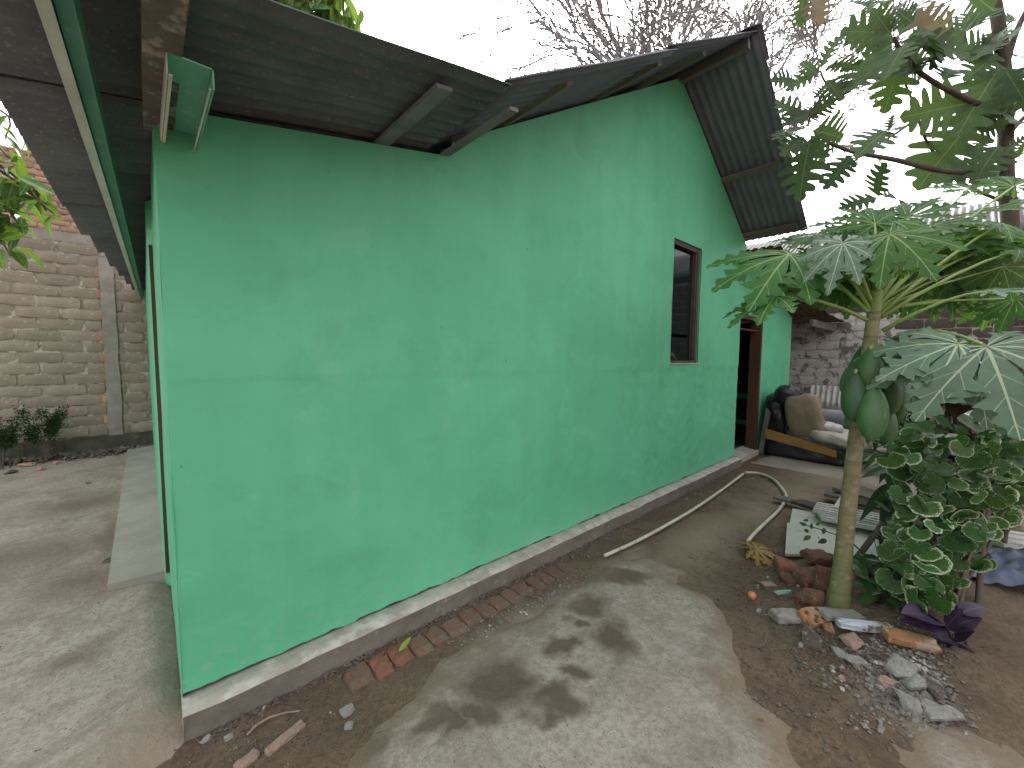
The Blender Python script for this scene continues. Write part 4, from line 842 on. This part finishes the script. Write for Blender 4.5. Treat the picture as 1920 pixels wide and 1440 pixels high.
p = G(1690, 1035, .05)
dr = thing('long_leaf_plant', 'dark plant with long arching leaves beside the papaya trunk', 'plant', p); DD = (p - CAM).dot(FWD)
limb(dr, [p - V(0, 0, .03), A(1692, 950, DD + .1), A(1690, 860, DD + .1), A(1688, 800, DD + .1)], .02, .012, 'stem', 'stem', 7)
for (x0, y0, x1, y1, d1) in [(1685, 905, 1618, 932, -.05), (1690, 875, 1622, 878, .0), (1690, 860, 1632, 850, .1), (1685, 915, 1640, 985, -.1), (1690, 905, 1660, 1010, -.15), (1690, 830, 1640, 830, .1), (1690, 815, 1650, 800, .1), (1695, 830, 1730, 800, .1), (1690, 900, 1720, 990, -.1), (1692, 860, 1665, 925, -.15), (1692, 850, 1720, 890, .1), (1690, 960, 1660, 1040, -.15), (1695, 970, 1735, 1040, -.1), (1690, 835, 1668, 880, -.1)]:
    a_, c_ = A(x0, y0, DD + .1), A(x1, y1, DD + .1 + d1); put_leaf(LNG[rnd.randrange(2)], M['leaf_dark'], dr, a_, c_, V(0, 0, 1) + tocam(a_) * .7 + rv(.2), 1.5)
limb(dr, [G(1600, 1055, .05), A(1660, 975, DD + .1), A(1692, 930, DD + .1)], .022, .018, 'dark_plank', 'stem', 7)
for i, (px, py, n_, h_, mm, lab) in enumerate([(1655, 1130, 26, .16, 'leaf_low', 'low green seedlings crowding the papaya foot'), (1690, 1125, 26, .18, 'leaf_low', 'dense low green plant under the variegated shrub'), (1640, 1085, 20, .18, 'leaf_low', 'small green weed behind the papaya trunk'), (1715, 1110, 22, .2, 'leaf_low', 'green ground plant below the cream edged leaves, nearest the purple plant')]):
    spray('ground_plant', lab, 'plant', G(px, py, .06), n_, mm, OVL, .13, .004, h_, (0, 0), .5, .3, 'low green plants in the bed', .8, 4)
pp = G(1790, 1215, .05); DP = (pp - CAM).dot(FWD)
pu = thing('purple_plant', 'dark purple leaved plant sprawling in the dirt bed', 'plant', pp)
for (x0, y0, x1, y1) in [(1770, 1175, 1718, 1152), (1772, 1175, 1740, 1140), (1775, 1175, 1800, 1140), (1775, 1180, 1835, 1150), (1790, 1205, 1755, 1190), (1785, 1215, 1765, 1265), (1790, 1215, 1835, 1270), (1795, 1210, 1850, 1245), (1795, 1205, 1858, 1225), (1790, 1200, 1820, 1180), (1785, 1205, 1742, 1215), (1790, 1215, 1805, 1272), (1795, 1215, 1862, 1275), (1770, 1180, 1752, 1165), (1785, 1195, 1800, 1165), (1760, 1160, 1700, 1140), (1800, 1150, 1850, 1128)]:
    a_, c_ = A(x0, y0, DP - .03), A(x1, y1, DP - .06 + rnd.uniform(-.04, .06)); put_leaf(LAN[rnd.randrange(2)], M['leaf_purple'], pu, a_, c_, V(0, 0, 1) + tocam(a_) * .6 + rv(.25), 2.3)
limb(pu, [pp - V(0, 0, .03), A(1785, 1200, DP), A(1772, 1175, DP)], .008, .005, 'leaf_purple', 'stem', 6)
sp_ = G(1655, 1075, .06); DSq = (sp_ - CAM).dot(FWD); sl = thing('weed_sprig', 'slender weed sprig leaning across the pale panel', 'plant', sp_)
limb(sl, [sp_, A(1600, 1020, DSq), A(1560, 1000, DSq), A(1512, 985, DSq)], .006, .003, 'stem', 'stem', 5)
for (x, y) in [(1512, 985), (1522, 992), (1530, 985), (1540, 1000), (1520, 1005), (1535, 1010), (1550, 1012), (1508, 992), (1545, 990), (1516, 975)]:
    a_ = A(x, y, DSq); put_leaf(OVL[0], M['leaf_low'], sl, a_, A(x + rnd.uniform(-16, 10), y + rnd.uniform(-14, 14), DSq), tocam(a_) + rv(.4), 1.0)
# darker mass of plants between the shrub and the back wall
for i, (px, py, dep, n_, L, mm, mesh_, lab, h_) in enumerate([(1700, 745, 4.4, 90, .30, 'leaf_low', LAN, 'leafy green plant behind the papaya fruits', .75), (1740, 735, 4.0, 90, .28, 'leaf_low', LAN, 'narrow leaved green plant rising behind the shrub', .8), (1795, 745, 3.3, 34, .30, 'leaf_red', OVL, 'dark plant with broad drooping leaves under the pale papaya leaf', .75), (1865, 750, 3.1, 34, .32, 'leaf_red', OVL, 'broad dark reddish leaved plant at the right edge', .8), (1910, 735, 3.0, 26, .32, 'leaf_red', OVL, 'dark reddish plant cut off by the right border', .9), (1680, 790, 5.2, 60, .28, 'leaf_low', LAN, 'small green bush close to the foot of the back wall', .6), (1780, 700, 5.4, 100, .34, 'leaf_low', LAN, 'tall green bush before the dark stretch of back wall', 1.2), (1860, 690, 5.0, 90, .34, 'leaf_low', OVL, 'green bush behind the dark reddish plants', 1.2)]):
    q = A(px, py, dep); base = V(q.x, q.y, 0); hh = max(.3, q.z + h_ * .25)
    spray('bush', lab, 'plant', base, n_, mm, mesh_, L, .012, hh, (0, 0), .5, .0, None, 1.1, 5)
# feathery young plants in the side yard
for i, (px, py, h_, s_, lab) in enumerate([(88, 868, .72, .26, 'feathery young plant standing before the block wall'), (5, 880, .62, .22, 'feathery young plant cut off by the left border')]):
    base = G(px, py, .08); o = thing('young_plant', lab, 'plant', base, 'young plants at the foot of the block wall'); fo = MB()
    for k_ in range(9):
        tip = base + V(rnd.uniform(-s_, s_) * .8, rnd.uniform(-s_, s_) * .5, h_ * rnd.uniform(.6, 1.05)); st = base.lerp(tip, .3) + V(0, 0, .12)
        limb(o, [base - V(0, 0, .02), st, tip], .006, .002, 'stem', 'stem', 4)
        for q in range(150):
            t_ = rnd.uniform(.25, 1); c = (st.lerp(tip, t_) + rv(.055)) - o.location; d = rv().normalized() * rnd.uniform(.015, .035); u = d.orthogonal().normalized() * .007; fo.add([c - d, c + u, c + d, c - u], [(0, 1, 2, 3)])
    f_ = fo.build('foliage', M['leaf_feather'], o)

# ------------------------------------------------------------------ wrapped sofa and the things on it
sf = thing('wrapped_sofa', 'old sofa wrapped in black plastic against the green wall', 'sofa', (7.8, 1.42, 0))
def soft(name, size, loc, rot, mat, parent=None, seed=0, p=4, wr=.02, ws=6, cuts=9):
    me = soft_box(size, seed, cuts, p, wr, ws); o = link(name, me, M[mat], parent); o.location = Vector(loc) - (parent.location if parent else V(0, 0, 0)); o.rotation_euler = rot; return o
soft('base_wrap', (1.5, 1.02, .27), (7.85, 1.42, .135), (0, 0, 0), 'black_plastic', sf, 1, 9, .018, 7, 12)
soft('seat', (1.46, .80, .16), (7.85, 1.30, .30), (.10, 0, 0), 'grey_plastic', sf, 2, 7, .02, 6)
soft('backrest_wrap', (1.44, .26, .74), (7.86, 1.80, .60), (-.12, 0, 0), 'black_plastic', sf, 3, 6, .03, 8, 12)
b = MB(); b.prism([rel(sf, V(7.07, 1.90, .43)), rel(sf, V(7.07, 1.90, .28)), rel(sf, V(7.07, 1.02, .14)), rel(sf, V(7.07, 1.02, .24))], (.03, 0, 0)); b.build('side_board', M['orange_board'], sf)
b = MB(); b.prism([rel(sf, V(7.09, 1.99, .02)), rel(sf, V(7.09, 1.93, .02)), rel(sf, V(7.14, 1.86, .72)), rel(sf, V(7.14, 1.93, .74))], (.04, 0, 0)); b.build('edge_panel', M['grey_plastic'], sf)
o = soft('black_bag', (.36, .34, .30), (7.28, 1.68, .93), (.2, .1, .3), 'black_plastic', None, 7, 3, .035, 9, 12); tag(o, 'crumpled black plastic bag on the sofa back', 'bag')
o = soft('tan_cushion', (.26, .43, .62), (7.20, 1.44, .67), (-.20, -.05, .05), 'tan_sack', None, 8, 4.5, .02, 7, 11); tag(o, 'tan plastic covered cushion standing on the sofa', 'cushion')
o = soft('white_sheet', (.95, .70, .17), (7.50, 1.06, .37), (.20, .02, .1), 'sheet_cloth', None, 9, 3.6, .03, 7, 14); tag(o, 'dirty white cloth bundled over the sofa seat', 'cloth')
o = soft('plastic_bag', (.22, .26, .17), (7.30, 1.14, .50), (.1, .1, .3), 'white_bag', None, 10, 2.4, .03, 13, 12); tag(o, 'small white plastic bag lying on the cloth', 'bag')
b = MB(); b.tube([V(-.6, 0, 0), V(-.3, 0, 0), V(.3, 0, 0), V(.6, 0, 0)], [.15, .155, .155, .15], 18); o = b.build('rolled_mat', M['mat_grey'], None, True); o.location = (8.75, 1.12, .48); o.rotation_euler = (0, 0, 1.2); tag(o, 'grey rolled foam mat lying behind the cloth', 'mat')
b = MB(); 
o = corr('corrugated_offcut', (10.2, 1.98, .55), (.12, 0, .42), (0, -.55, 0), .018, .09, M['white_plank'], None, .0, .006, 3); tag(o, 'small pale corrugated sheet leaning on the back wall', 'sheet')
b = MB(); b.box((10.5, 1.7, .25), (.4, 1.0, .5)); o = b.build('concrete_ledge', M['column']); tag(o, 'low grey concrete ledge under the whitewashed wall', 'ledge')

# ------------------------------------------------------------------ pipes
def pipe(name, label, px, r, joints=()):
    pts = [G(x, y, r + .004 + z) for x, y, z in px]; o = thing(name, label, 'pipe', V(pts[0].x, pts[0].y, 0), 'pale plastic pipes by the kerb')
    n = len(pts); q = []
    for i in range(n - 1):
        p0 = pts[max(0, i - 1)]; p1 = pts[i]; p2 = pts[i + 1]; p3 = pts[min(n - 1, i + 2)]
        for k_ in range(5):
            t_ = k_ / 5; q.append(.5 * ((2 * p1) + (p2 - p0) * t_ + (2 * p0 - 5 * p1 + 4 * p2 - p3) * t_ ** 2 + (3 * p1 - p0 - 3 * p2 + p3) * t_ ** 3))
    q.append(pts[-1]); b = MB(); b.tube([rel(o, p) for p in q], r, 10); b.build('tube', M['pvc'], o, True)
    for (x0, y0, x1, y1) in joints:
        b = MB(); a_, c_ = G(x0, y0, r + .006), G(x1, y1, r + .006); b.tube([rel(o, a_), rel(o, a_.lerp(c_, .5)), rel(o, c_)], [r * 1.25, r * 1.4, r * 1.22], 10, jit=.06); b.build('coupling', M['pvc_dirty'], o, True)
pipe('water_pipe', 'straight pale pipe lying along the foot of the kerb', [(1133, 1042, .01), (1185, 1019, .015), (1240, 990, .02), (1300, 955, .03), (1350, 921, .03), (1394, 888, .03)], .013, [(1228, 998, 1247, 986)])
pipe('water_pipe', 'bent pale pipe looping over the dirt to the yellow leaf', [(1398, 886, .03), (1420, 887, .015), (1440, 893, .01), (1455, 903, .01), (1468, 918, .01), (1474, 932, .01), (1468, 946, .01), (1455, 962, .012), (1430, 985, .012), (1406, 1010, .012), (1404, 1020, .01), (1411, 1033, .004)], .015, [(1445, 896, 1458, 905), (1464, 950, 1452, 963), (1430, 888, 1437, 891)])

# ------------------------------------------------------------------ board heap
def quad(name, label, cat, px, zs, th, mat, group=None, ribs=0):
    pts = [G(x, y, z) for (x, y), z in zip(px, zs if hasattr(zs, '__len__') else [zs] * len(px))]; c = sum(pts, V(0, 0, 0)) / len(pts); c.z = 0
    b = MB(); q = [p - c for p in pts]
    if ribs:                                                  # ribbed sheet: raised battens over a thin base
        b.prism(q, (0, 0, -th))
        for i in range(ribs):
            f0, f1 = (i + .15) / ribs, (i + .6) / ribs; b.prism([q[0].lerp(q[3], f0) + V(0, 0, .010), q[1].lerp(q[2], f0) + V(0, 0, .010), q[1].lerp(q[2], f1) + V(0, 0, .010), q[0].lerp(q[3], f1) + V(0, 0, .010)], (0, 0, -.0095))
    else: b.prism(q, (0, 0, -th))
    o = b.build(name, M[mat]); o.location = c; return tag(o, label, cat, group)
BG = 'boards and panels heaped behind the papaya'
quad('wall_panel', 'large pale green grey panel lying at the front of the board heap', 'panel', [(1476, 980), (1640, 986), (1655, 1045), (1472, 1038)], [.10, .10, .06, .06], .02, 'panel', BG)
quad('wall_panel', 'pale panel slipped under the planks behind the front panel', 'panel', [(1486, 953), (1660, 985), (1650, 1000), (1480, 985)], [.13, .13, .075, .075], .018, 'panel', BG)
quad('ribbed_board', 'white ribbed board on top of the heap', 'board', [(1532, 942), (1690, 972), (1688, 990), (1524, 956)], [.20, .20, .18, .18], .02, 'white_plank', BG, 4)
quad('ribbed_board', 'second white ribbed board below the top one', 'board', [(1530, 958), (1720, 995), (1716, 1006), (1540, 972)], [.165, .165, .15, .15], .02, 'white_plank', BG, 3)
quad('plank', 'long dark plank sticking out of the heap', 'plank', [(1482, 938), (1505, 936), (1690, 985), (1680, 1000)], [.15, .15, .14, .14], .03, 'dark_plank', BG)
quad('plank', 'grey weathered plank under the dark one', 'plank', [(1449, 931), (1462, 928), (1560, 950), (1552, 958)], [.06, .06, .09, .09], .025, 'grey_plank', BG)
quad('plank', 'brown plank along the back of the heap', 'plank', [(1560, 913), (1580, 910), (1760, 955), (1750, 968)], [.16, .16, .16, .16], .035, 'timber', BG)
quad('plank', 'pale grey plank at the very back of the heap', 'plank', [(1545, 925), (1552, 914), (1640, 935), (1640, 945)], [.10, .10, .12, .12], .03, 'grey_plank', BG)
quad('plank', 'short light plank bridging the gap in the heap', 'plank', [(1576, 930), (1584, 930), (1572, 952), (1562, 950)], [.19, .19, .21, .21], .02, 'white_plank', BG)
quad('plank', 'dark board lying flat beneath the heap', 'plank', [(1485, 960), (1700, 1000), (1700, 1012), (1486, 970)], [.05, .05, .05, .05], .03, 'dark_plank', BG)
quad('plank', 'thin brown board right of the papaya trunk', 'plank', [(1610, 930), (1760, 960), (1755, 972), (1608, 944)], [.14, .14, .13, .13], .025, 'dark_plank', BG)
quad('ribbed_board', 'pale ribbed board reaching past the shrub to the right border', 'board', [(1830, 985), (1985, 1010), (1985, 1050), (1815, 1020)], [.12, .12, .12, .12], .03, 'white_plank', BG, 4)
b = MB(); nx, ny = 26, 16; c0, c1, c2, c3 = G(1790, 1040, .03), G(1960, 1040, .10), G(1990, 1110, .08), G(1800, 1088, .03); cc = (c0 + c1 + c2 + c3) / 4; cc.z = 0
b.add([((c0.lerp(c1, i / nx)).lerp(c3.lerp(c2, i / nx), j / ny) - cc) + V(0, 0, .05 + .035 * nz(i * .30, j * .35, 1) + .03 * (1 - abs(2 * nz(i * .16, j * .4, 5))) - (.06 if i in (0, nx) or j in (0, ny) else 0)) for j in range(ny + 1) for i in range(nx + 1)], [(j * (nx + 1) + i, j * (nx + 1) + i + 1, (j + 1) * (nx + 1) + i + 1, (j + 1) * (nx + 1) + i) for j in range(ny) for i in range(nx)])
o = b.build('tarpaulin', M['tarp'], None, True); o.location = cc; tag(o, 'crumpled blue grey tarpaulin right of the shrub', 'tarpaulin')

# ------------------------------------------------------------------ bricks, rubble, litter
row = thing('brick_edging', 'row of worn red bricks set in the ground along the kerb', 'edging', (1.35, 1.80, 0))
x = .62; i = 0
while x < 2.16:
    w = rnd.uniform(.095, .125); o = link('brick', chip_box(40 + i, w - .002, .135, .07, 3, .010, .3), M['red_brick' if i in (1, 2) else 'old_brick'], row)
    o.location = (x + w / 2 - 1.35, 1.805 - .012 * (i % 2) + .015 * nz(x, 0, 0, 3) - 1.80 - .0 , (.004 if i < 3 else .0) + rnd.uniform(-.004, .004) - .021); o.rotation_euler = (rnd.uniform(-.05, .05), rnd.uniform(-.04, .04), rnd.uniform(-.05, .05)); x += w; i += 1
RG = 'rubble around the papaya foot'
def stone(name, label, cat, px, py, size, mat, kind='hull', rz=0.0, tilt=(0, 0), dz=0.0, group=RG, seed=None):
    seed = seed or int(px * 7 + py); p = G(px, py, .05); z = gfine(p.x, p.y); p = G(px, py, z + size[2] * .4)
    me = hull_stone(seed, *[s * 1.15 for s in size], 18, .45) if kind == 'hull' else chip_box(seed, *size, 3, .014, .4)
    o = link(name, me, M[mat]); o.location = (p.x, p.y, z + size[2] * .26 + dz); o.rotation_euler = (tilt[0], tilt[1], rz); return tag(o, label, cat, group)
stone('brick_chunk', 'pinkish red brick chunk beside the yellow leaf', 'brick', 1475, 1060, (.15, .13, .10), 'red_brick', 'hull', .4)
stone('brick_chunk', 'flat brown brick at the top of the rubble, below the pale panel', 'brick', 1535, 1052, (.20, .13, .06), 'brown_brick', 'chip', -.6, (.1, .1), .04)
stone('brick_chunk', 'dark red brick stacked under the flat brown one', 'brick', 1520, 1085, (.19, .13, .08), 'brown_brick', 'chip', -.5, (.15, 0), .02)
stone('brick_chunk', 'maroon brick leaning against the papaya trunk', 'brick', 1553, 1085, (.10, .15, .17), 'brown_brick', 'chip', .5, (.2, .25), .0)
stone('brick_chunk', 'rounded orange brown brick left of the trunk foot', 'brick', 1520, 1120, (.15, .12, .10), 'brown_brick', 'hull', -.3)
stone('brick_chunk', 'small wedge of brick behind the toothbrush sized strip', 'brick', 1478, 1085, (.10, .08, .07), 'brown_brick', 'hull', .8)
stone('cement_lump', 'tall grey cement lump at the edge of the rubble', 'stone', 1480, 1155, (.10, .16, .07), 'grey_stone', 'hull', .7)
hb = thing('hollow_brick', 'orange brick with round holes facing up', 'brick', V(*G(1521, 1160, .06)), RG); hb.rotation_euler = (.5, -.1, -.5)
o = link('body', chip_box(77, .14, .10, .09, 3, .008, .2), M['orange_tile'], hb)
for (a_, c_) in ((-.035, .02), (.0, -.012), (.035, .02), (-.02, -.028), (.03, -.026)):
    b = MB(); b.tube([V(a_, c_, .030), V(a_, c_, .0475)], .011, 10); b.build('hole_shade', M['dark_plank'], hb)  # solid dark plugs, their colour standing in for shade inside the holes
stone('tile_slab', 'long grey broken tile slab in front of the trunk', 'tile', 1575, 1158, (.22, .09, .035), 'grey_stone', 'chip', -.75, (0, .05), .02)
stone('painted_plank', 'flaking pale blue painted wood strip in the rubble', 'wood', 1620, 1180, (.26, .055, .04), 'bluewhite', 'chip', -.85, (0, .04), .025)
stone('brick_chunk', 'small orange brick piece between the strip and the tile', 'brick', 1663, 1180, (.09, .06, .05), 'orange_tile', 'hull', .2)
stone('orange_tile', 'curved orange roof tile fragment beside the purple plant', 'tile', 1707, 1205, (.22, .075, .045), 'orange_tile', 'chip', -1.0, (.3, .12), .02)
stone('round_stone', 'round dirty stone below the orange brick with holes', 'stone', 1521, 1193, (.10, .09, .07), 'dark_stone', 'hull', .2)
stone('flat_stone', 'flat pinkish stone below the pale blue strip', 'stone', 1600, 1200, (.11, .08, .04), 'pink_stone', 'hull', -.4)
stone('brick_chunk', 'thin orange chip beside the grey tile slab', 'brick', 1552, 1174, (.07, .05, .03), 'orange_tile', 'hull', .4)
for (px, py, sx, sy, sz, mm, lab) in [(1690, 1252, .15, .085, .05, 'grey_stone', 'long grey stone below the orange roof tile fragment'), (1715, 1278, .09, .07, .045, 'grey_stone', 'grey stone just below the long one'), (1660, 1278, .06, .05, .04, 'pink_stone', 'small pinkish stone in the pebble heap'), (1708, 1322, .10, .07, .045, 'grey_stone', 'pale lump at the middle of the crushed pebbles'), (1765, 1338, .13, .07, .05, 'grey_stone', 'longest pale stone at the bottom of the pebble heap'), (1740, 1322, .07, .06, .04, 'grey_stone', 'stone touching the longest pale stone'), (1748, 1290, .06, .07, .04, 'dark_stone', 'dull stone under the purple plant'), (1757, 1278, .04, .04, .03, 'grey_stone', 'small light stone next to the purple leaves'), (1605, 1237, .10, .06, .025, 'grey_stone', 'flat grey flake above the pebble heap'), (1570, 1222, .07, .06, .03, 'grey_stone', 'grey flake below the round dirty stone'), (1577, 1268, .035, .03, .025, 'pink_stone', 'tiny pink stone alone on the dirt'), (1440, 1095, .08, .06, .02, 'pink_stone', 'flat pale flake near the orange ball'), (1422, 1145, .03, .03, .025, 'grey_stone', 'small white pebble below the orange ball'), (1502, 1210, .035, .02, .02, 'grey_stone', 'sharp white shard on the dirt'), (1830, 1425, .09, .035, .02, 'grey_stone', 'loose pale stone near the bottom corner')]:
    stone('rubble_stone', lab, 'stone', px, py, (sx, sy, sz), mm, 'hull', rnd.uniform(-.9, .5))
stone('cement_strip', 'long broken cement strip sunk in the dirt near the kerb end', 'cement', 535, 1378, (.15, .04, .04), 'pink_stone', 'chip', .32, (0, 0), -.012, 'cement pieces by the kerb')
stone('cement_strip', 'shorter cement piece beyond the end of the long strip', 'cement', 462, 1420, (.08, .045, .04), 'pink_stone', 'chip', .32, (0, 0), -.016, 'cement pieces by the kerb')
stone('cement_flake', 'pale cement flake between the bricks and the strip', 'cement', 652, 1330, (.06, .05, .02), 'grey_stone', 'hull', .3, (0, 0), -.004, 'cement pieces by the kerb')
stone('cement_flake', 'small cement flake below the paler one', 'cement', 655, 1358, (.04, .035, .015), 'grey_stone', 'hull', .9, (0, 0), -.004, 'cement pieces by the kerb')
for (px, py, sx, lab) in [(362, 1368, .05, 'broken mortar lump at the very end of the kerb'), (385, 1385, .04, 'small mortar lump just off the kerb end'), (432, 1378, .045, 'mortar flake at the kerb foot near its end')]:
    stone('cement_flake', lab, 'cement', px, py, (sx, sx * .8, sx * .5), 'grey_stone', 'hull', .4, (0, 0), -.006, 'cement pieces by the kerb')
bpy_ball = bmesh.new(); bmesh.ops.create_uvsphere(bpy_ball, u_segments=20, v_segments=14, radius=.024)
for v in bpy_ball.verts: v.co.z *= .94; v.co += v.co.normalized() * .001 * nz(v.co.x, v.co.y, v.co.z, 80)
for f in bpy_ball.faces: f.smooth = True
me = bpy.data.meshes.new('ball'); bpy_ball.to_mesh(me); bpy_ball.free(); p = G(1410, 1118, .02); o = link('small_ball', me, M['ball']); o.location = (p.x, p.y, gfine(p.x, p.y) + .021); tag(o, 'small orange red ball lying on the dirt', 'ball')
p = G(1470, 1112, .03); o = thing('plastic_strip', 'thin green and white plastic strip on the rubble', 'strip', p); o.rotation_euler = (0, .06, -.55); b = MB(); b.box((0, 0, .012), (.11, .014, .008)); b.build('green_stripe', M['channel'], o); b = MB(); b.box((-.002, 0, .004), (.12, .03, .0078)); b.build('backing', M['panel'], o)
# fallen leaves
dl = thing('fallen_leaf', 'big dry yellow papaya leaf on the dirt by the pipe', 'leaf', G(1435, 1040, .03))
a_ = G(1418, 1030, .06); put_leaf(PAP[2], M['leaf_dry'], dl, a_, a_ + V(.17, -.19, -.02), V(.1, -.1, 1) + tocam(a_) * .2, 1.0, 'blade'); b = MB(); b.tube([rel(dl, a_), rel(dl, G(1400, 1018, .05))], [.006, .004], 6); b.build('stalk', M['leaf_dry'], dl, True)
fl = thing('fallen_leaf', 'curled lime green leaf lying on the brick edging', 'leaf', G(760, 1207, .05)); a_ = G(748, 1221, .045); put_leaf(LAN[0], M['leaf_lime'], fl, a_, G(772, 1192, .075), tocam(a_) + V(.3, 0, .3), 1.25, 'blade')
for (px, py, s_, lab) in [(1425, 983, .06, 'small yellow leaf inside the bend of the pipe'), (1434, 1349, .03, 'tiny yellow leaf at the edge of the concrete'), (213, 1045, .07, 'green leaf by the edge of the side walkway'), (4, 1212, .05, 'green leaf at the left border of the yard'), (163, 906, .09, 'pale dry leaf on the far side yard'), (1325, 1038, .03, 'little dry leaf on the dirt near the kerb pipe')]:
    a_ = G(px, py, .10 if px < 300 else .02); o = thing('fallen_leaf', lab, 'leaf', a_); put_leaf(OVL[0], M['leaf_low' if px in (213, 4) else 'leaf_dry'], o, a_, a_ + V(rnd.uniform(-1, 1), rnd.uniform(-1, 1), .1).normalized() * s_, V(0, 0, 1) + rv(.3), 1, 'blade')
# root lying by the kerb
rt = [G(x, y, .012) for x, y in ((463, 1378), (480, 1360), (505, 1345), (535, 1336), (562, 1333))]; b = MB(); b.tube([p - rt[0] for p in rt], [.004, .005, .005, .004, .003], 6); o = b.build('root', M['pink_stone'], None, True); o.location = rt[0]; tag(o, 'thin bare root curling over the dirt beside the kerb', 'root')
# terracotta shards by the young plants
for (px, py, sx, lab) in [(50, 872, .16, 'terracotta shard between the two young plants'), (75, 880, .12, 'smaller terracotta shard below the young plant'), (105, 868, .10, 'brownish shard at the foot of the block wall'), (20, 885, .14, 'dark broken stone near the left border')]:
    p = G(px, py, .10); o = link('shard', hull_stone(px, sx, sx * .7, .06, 14, .4), M['brick' if px > 30 else 'dark_stone']); o.location = p; o.rotation_euler = (.2, .1, px); tag(o, lab, 'shard', 'shards at the foot of the block wall')
# loose grains: one mesh each
def grains(name, label, mat, n, sampler, s0, s1, seed):
    r = random.Random(seed); b = MB()
    for i in range(n):
        x, y, zb, k_ = sampler(r); s = (s0 + (s1 - s0) * r.random() ** 3) * k_
        vs = [V(r.uniform(.6, 1) * sx * s, r.uniform(.6, 1) * sy * s, sz * s * r.uniform(.35, .8)) for sx, sy, sz in ((1, 0, .1), (0, 1, -.1), (-1, 0, .1), (0, -1, 0), (.1, .1, 1), (0, 0, -1))]
        m_ = Matrix.Rotation(r.uniform(0, 6.3), 3, 'Z') @ Matrix.Rotation(r.uniform(-.5, .5), 3, 'X'); c = V(x, y, zb + s * .25)
        b.add([c + m_ @ v for v in vs], [(0, 1, 4), (1, 2, 4), (2, 3, 4), (3, 0, 4), (1, 0, 5), (2, 1, 5), (3, 2, 5), (0, 3, 5)])
    o = b.build(name, M[mat]); return tag(o, label, 'gravel', None, 'stuff')
def gpx(pts):                                                 # scatter about pixel spots (x, y, spread x, spread y)
    def f(r):
        cx, cy, sx, sy = pts[r.randrange(len(pts))]; p = G(cx + r.gauss(0, sx), cy + r.gauss(0, sy), 0); return p.x, p.y, gfine(p.x, p.y), 1
    return f
def kerbside(r):
    x = .1 + 5.8 * r.random(); y = 1.925 - abs(r.gauss(0, .022 if x < 2.2 else .06)); return x, y, gfine(x, y), 1.0
grains('gravel', 'broken mortar crumbs along the foot of the kerb', 'crumbs', 2600, kerbside, .004, .018, 1)
grains('gravel', 'grey gravel spilled at the end of the brick row', 'gravel', 1500, gpx([(1080, 1118, 38, 16), (1040, 1130, 50, 18), (1110, 1128, 20, 10), (930, 1170, 90, 30)]), .004, .017, 2)
grains('gravel', 'crushed pale pebbles below the rubble', 'gravel', 1700, gpx([(1700, 1320, 40, 26), (1680, 1290, 40, 30), (1740, 1350, 35, 22), (1650, 1260, 50, 30)]), .004, .022, 3)
grains('gravel', 'dirt crumbs and chips around the rubble', 'crumbs', 3200, gpx([(1480, 1130, 50, 40), (1560, 1200, 70, 40), (1620, 1240, 80, 40), (1440, 1090, 35, 30), (1700, 1240, 60, 40), (1540, 1280, 90, 60)]), .003, .018, 4)
grains('gravel', 'scattered grit over the dirt by the kerb corner', 'crumbs', 1500, gpx([(500, 1380, 90, 40), (660, 1330, 70, 40), (430, 1400, 60, 30), (760, 1260, 60, 30), (1350, 1050, 90, 40)]), .002, .010, 5)
def wallfoot(r):
    x = -2.4 + 2.5 * r.random(); y = 8.1 - abs(r.gauss(0, .14)); return x, y, .075 + .05 * sstep(7.7, 8.12, y), 1.0
grains('gravel', 'rubble heaped along the foot of the block wall', 'crumbs', 900, wallfoot, .015, .06, 6)

lb = MB(); r = random.Random(21)
for i in range(420):
    cx, cy, sx, sy = ((1480, 1120, 60, 40), (1560, 1220, 90, 50), (1420, 1080, 50, 40), (1700, 1260, 70, 50), (1330, 1010, 80, 40), (560, 1370, 90, 30), (1500, 930, 60, 25), (1640, 1330, 120, 50))[r.randrange(8)]
    p = G(cx + r.gauss(0, sx), cy + r.gauss(0, sy), 0); p.z = gfine(p.x, p.y) + .006; a = r.uniform(0, 3.14); d = V(math.cos(a), math.sin(a), r.uniform(-.08, .1)) * r.uniform(.012, .05); m_ = p + V(r.uniform(-1, 1), r.uniform(-1, 1), .3) * .004
    lb.tube([p - d, m_, p + d], [.0012, .002, .001], 3, caps=False)
tag(lb.build('litter', M['stem']), 'dry twigs and stalks scattered over the dirt', 'litter', None, 'stuff')
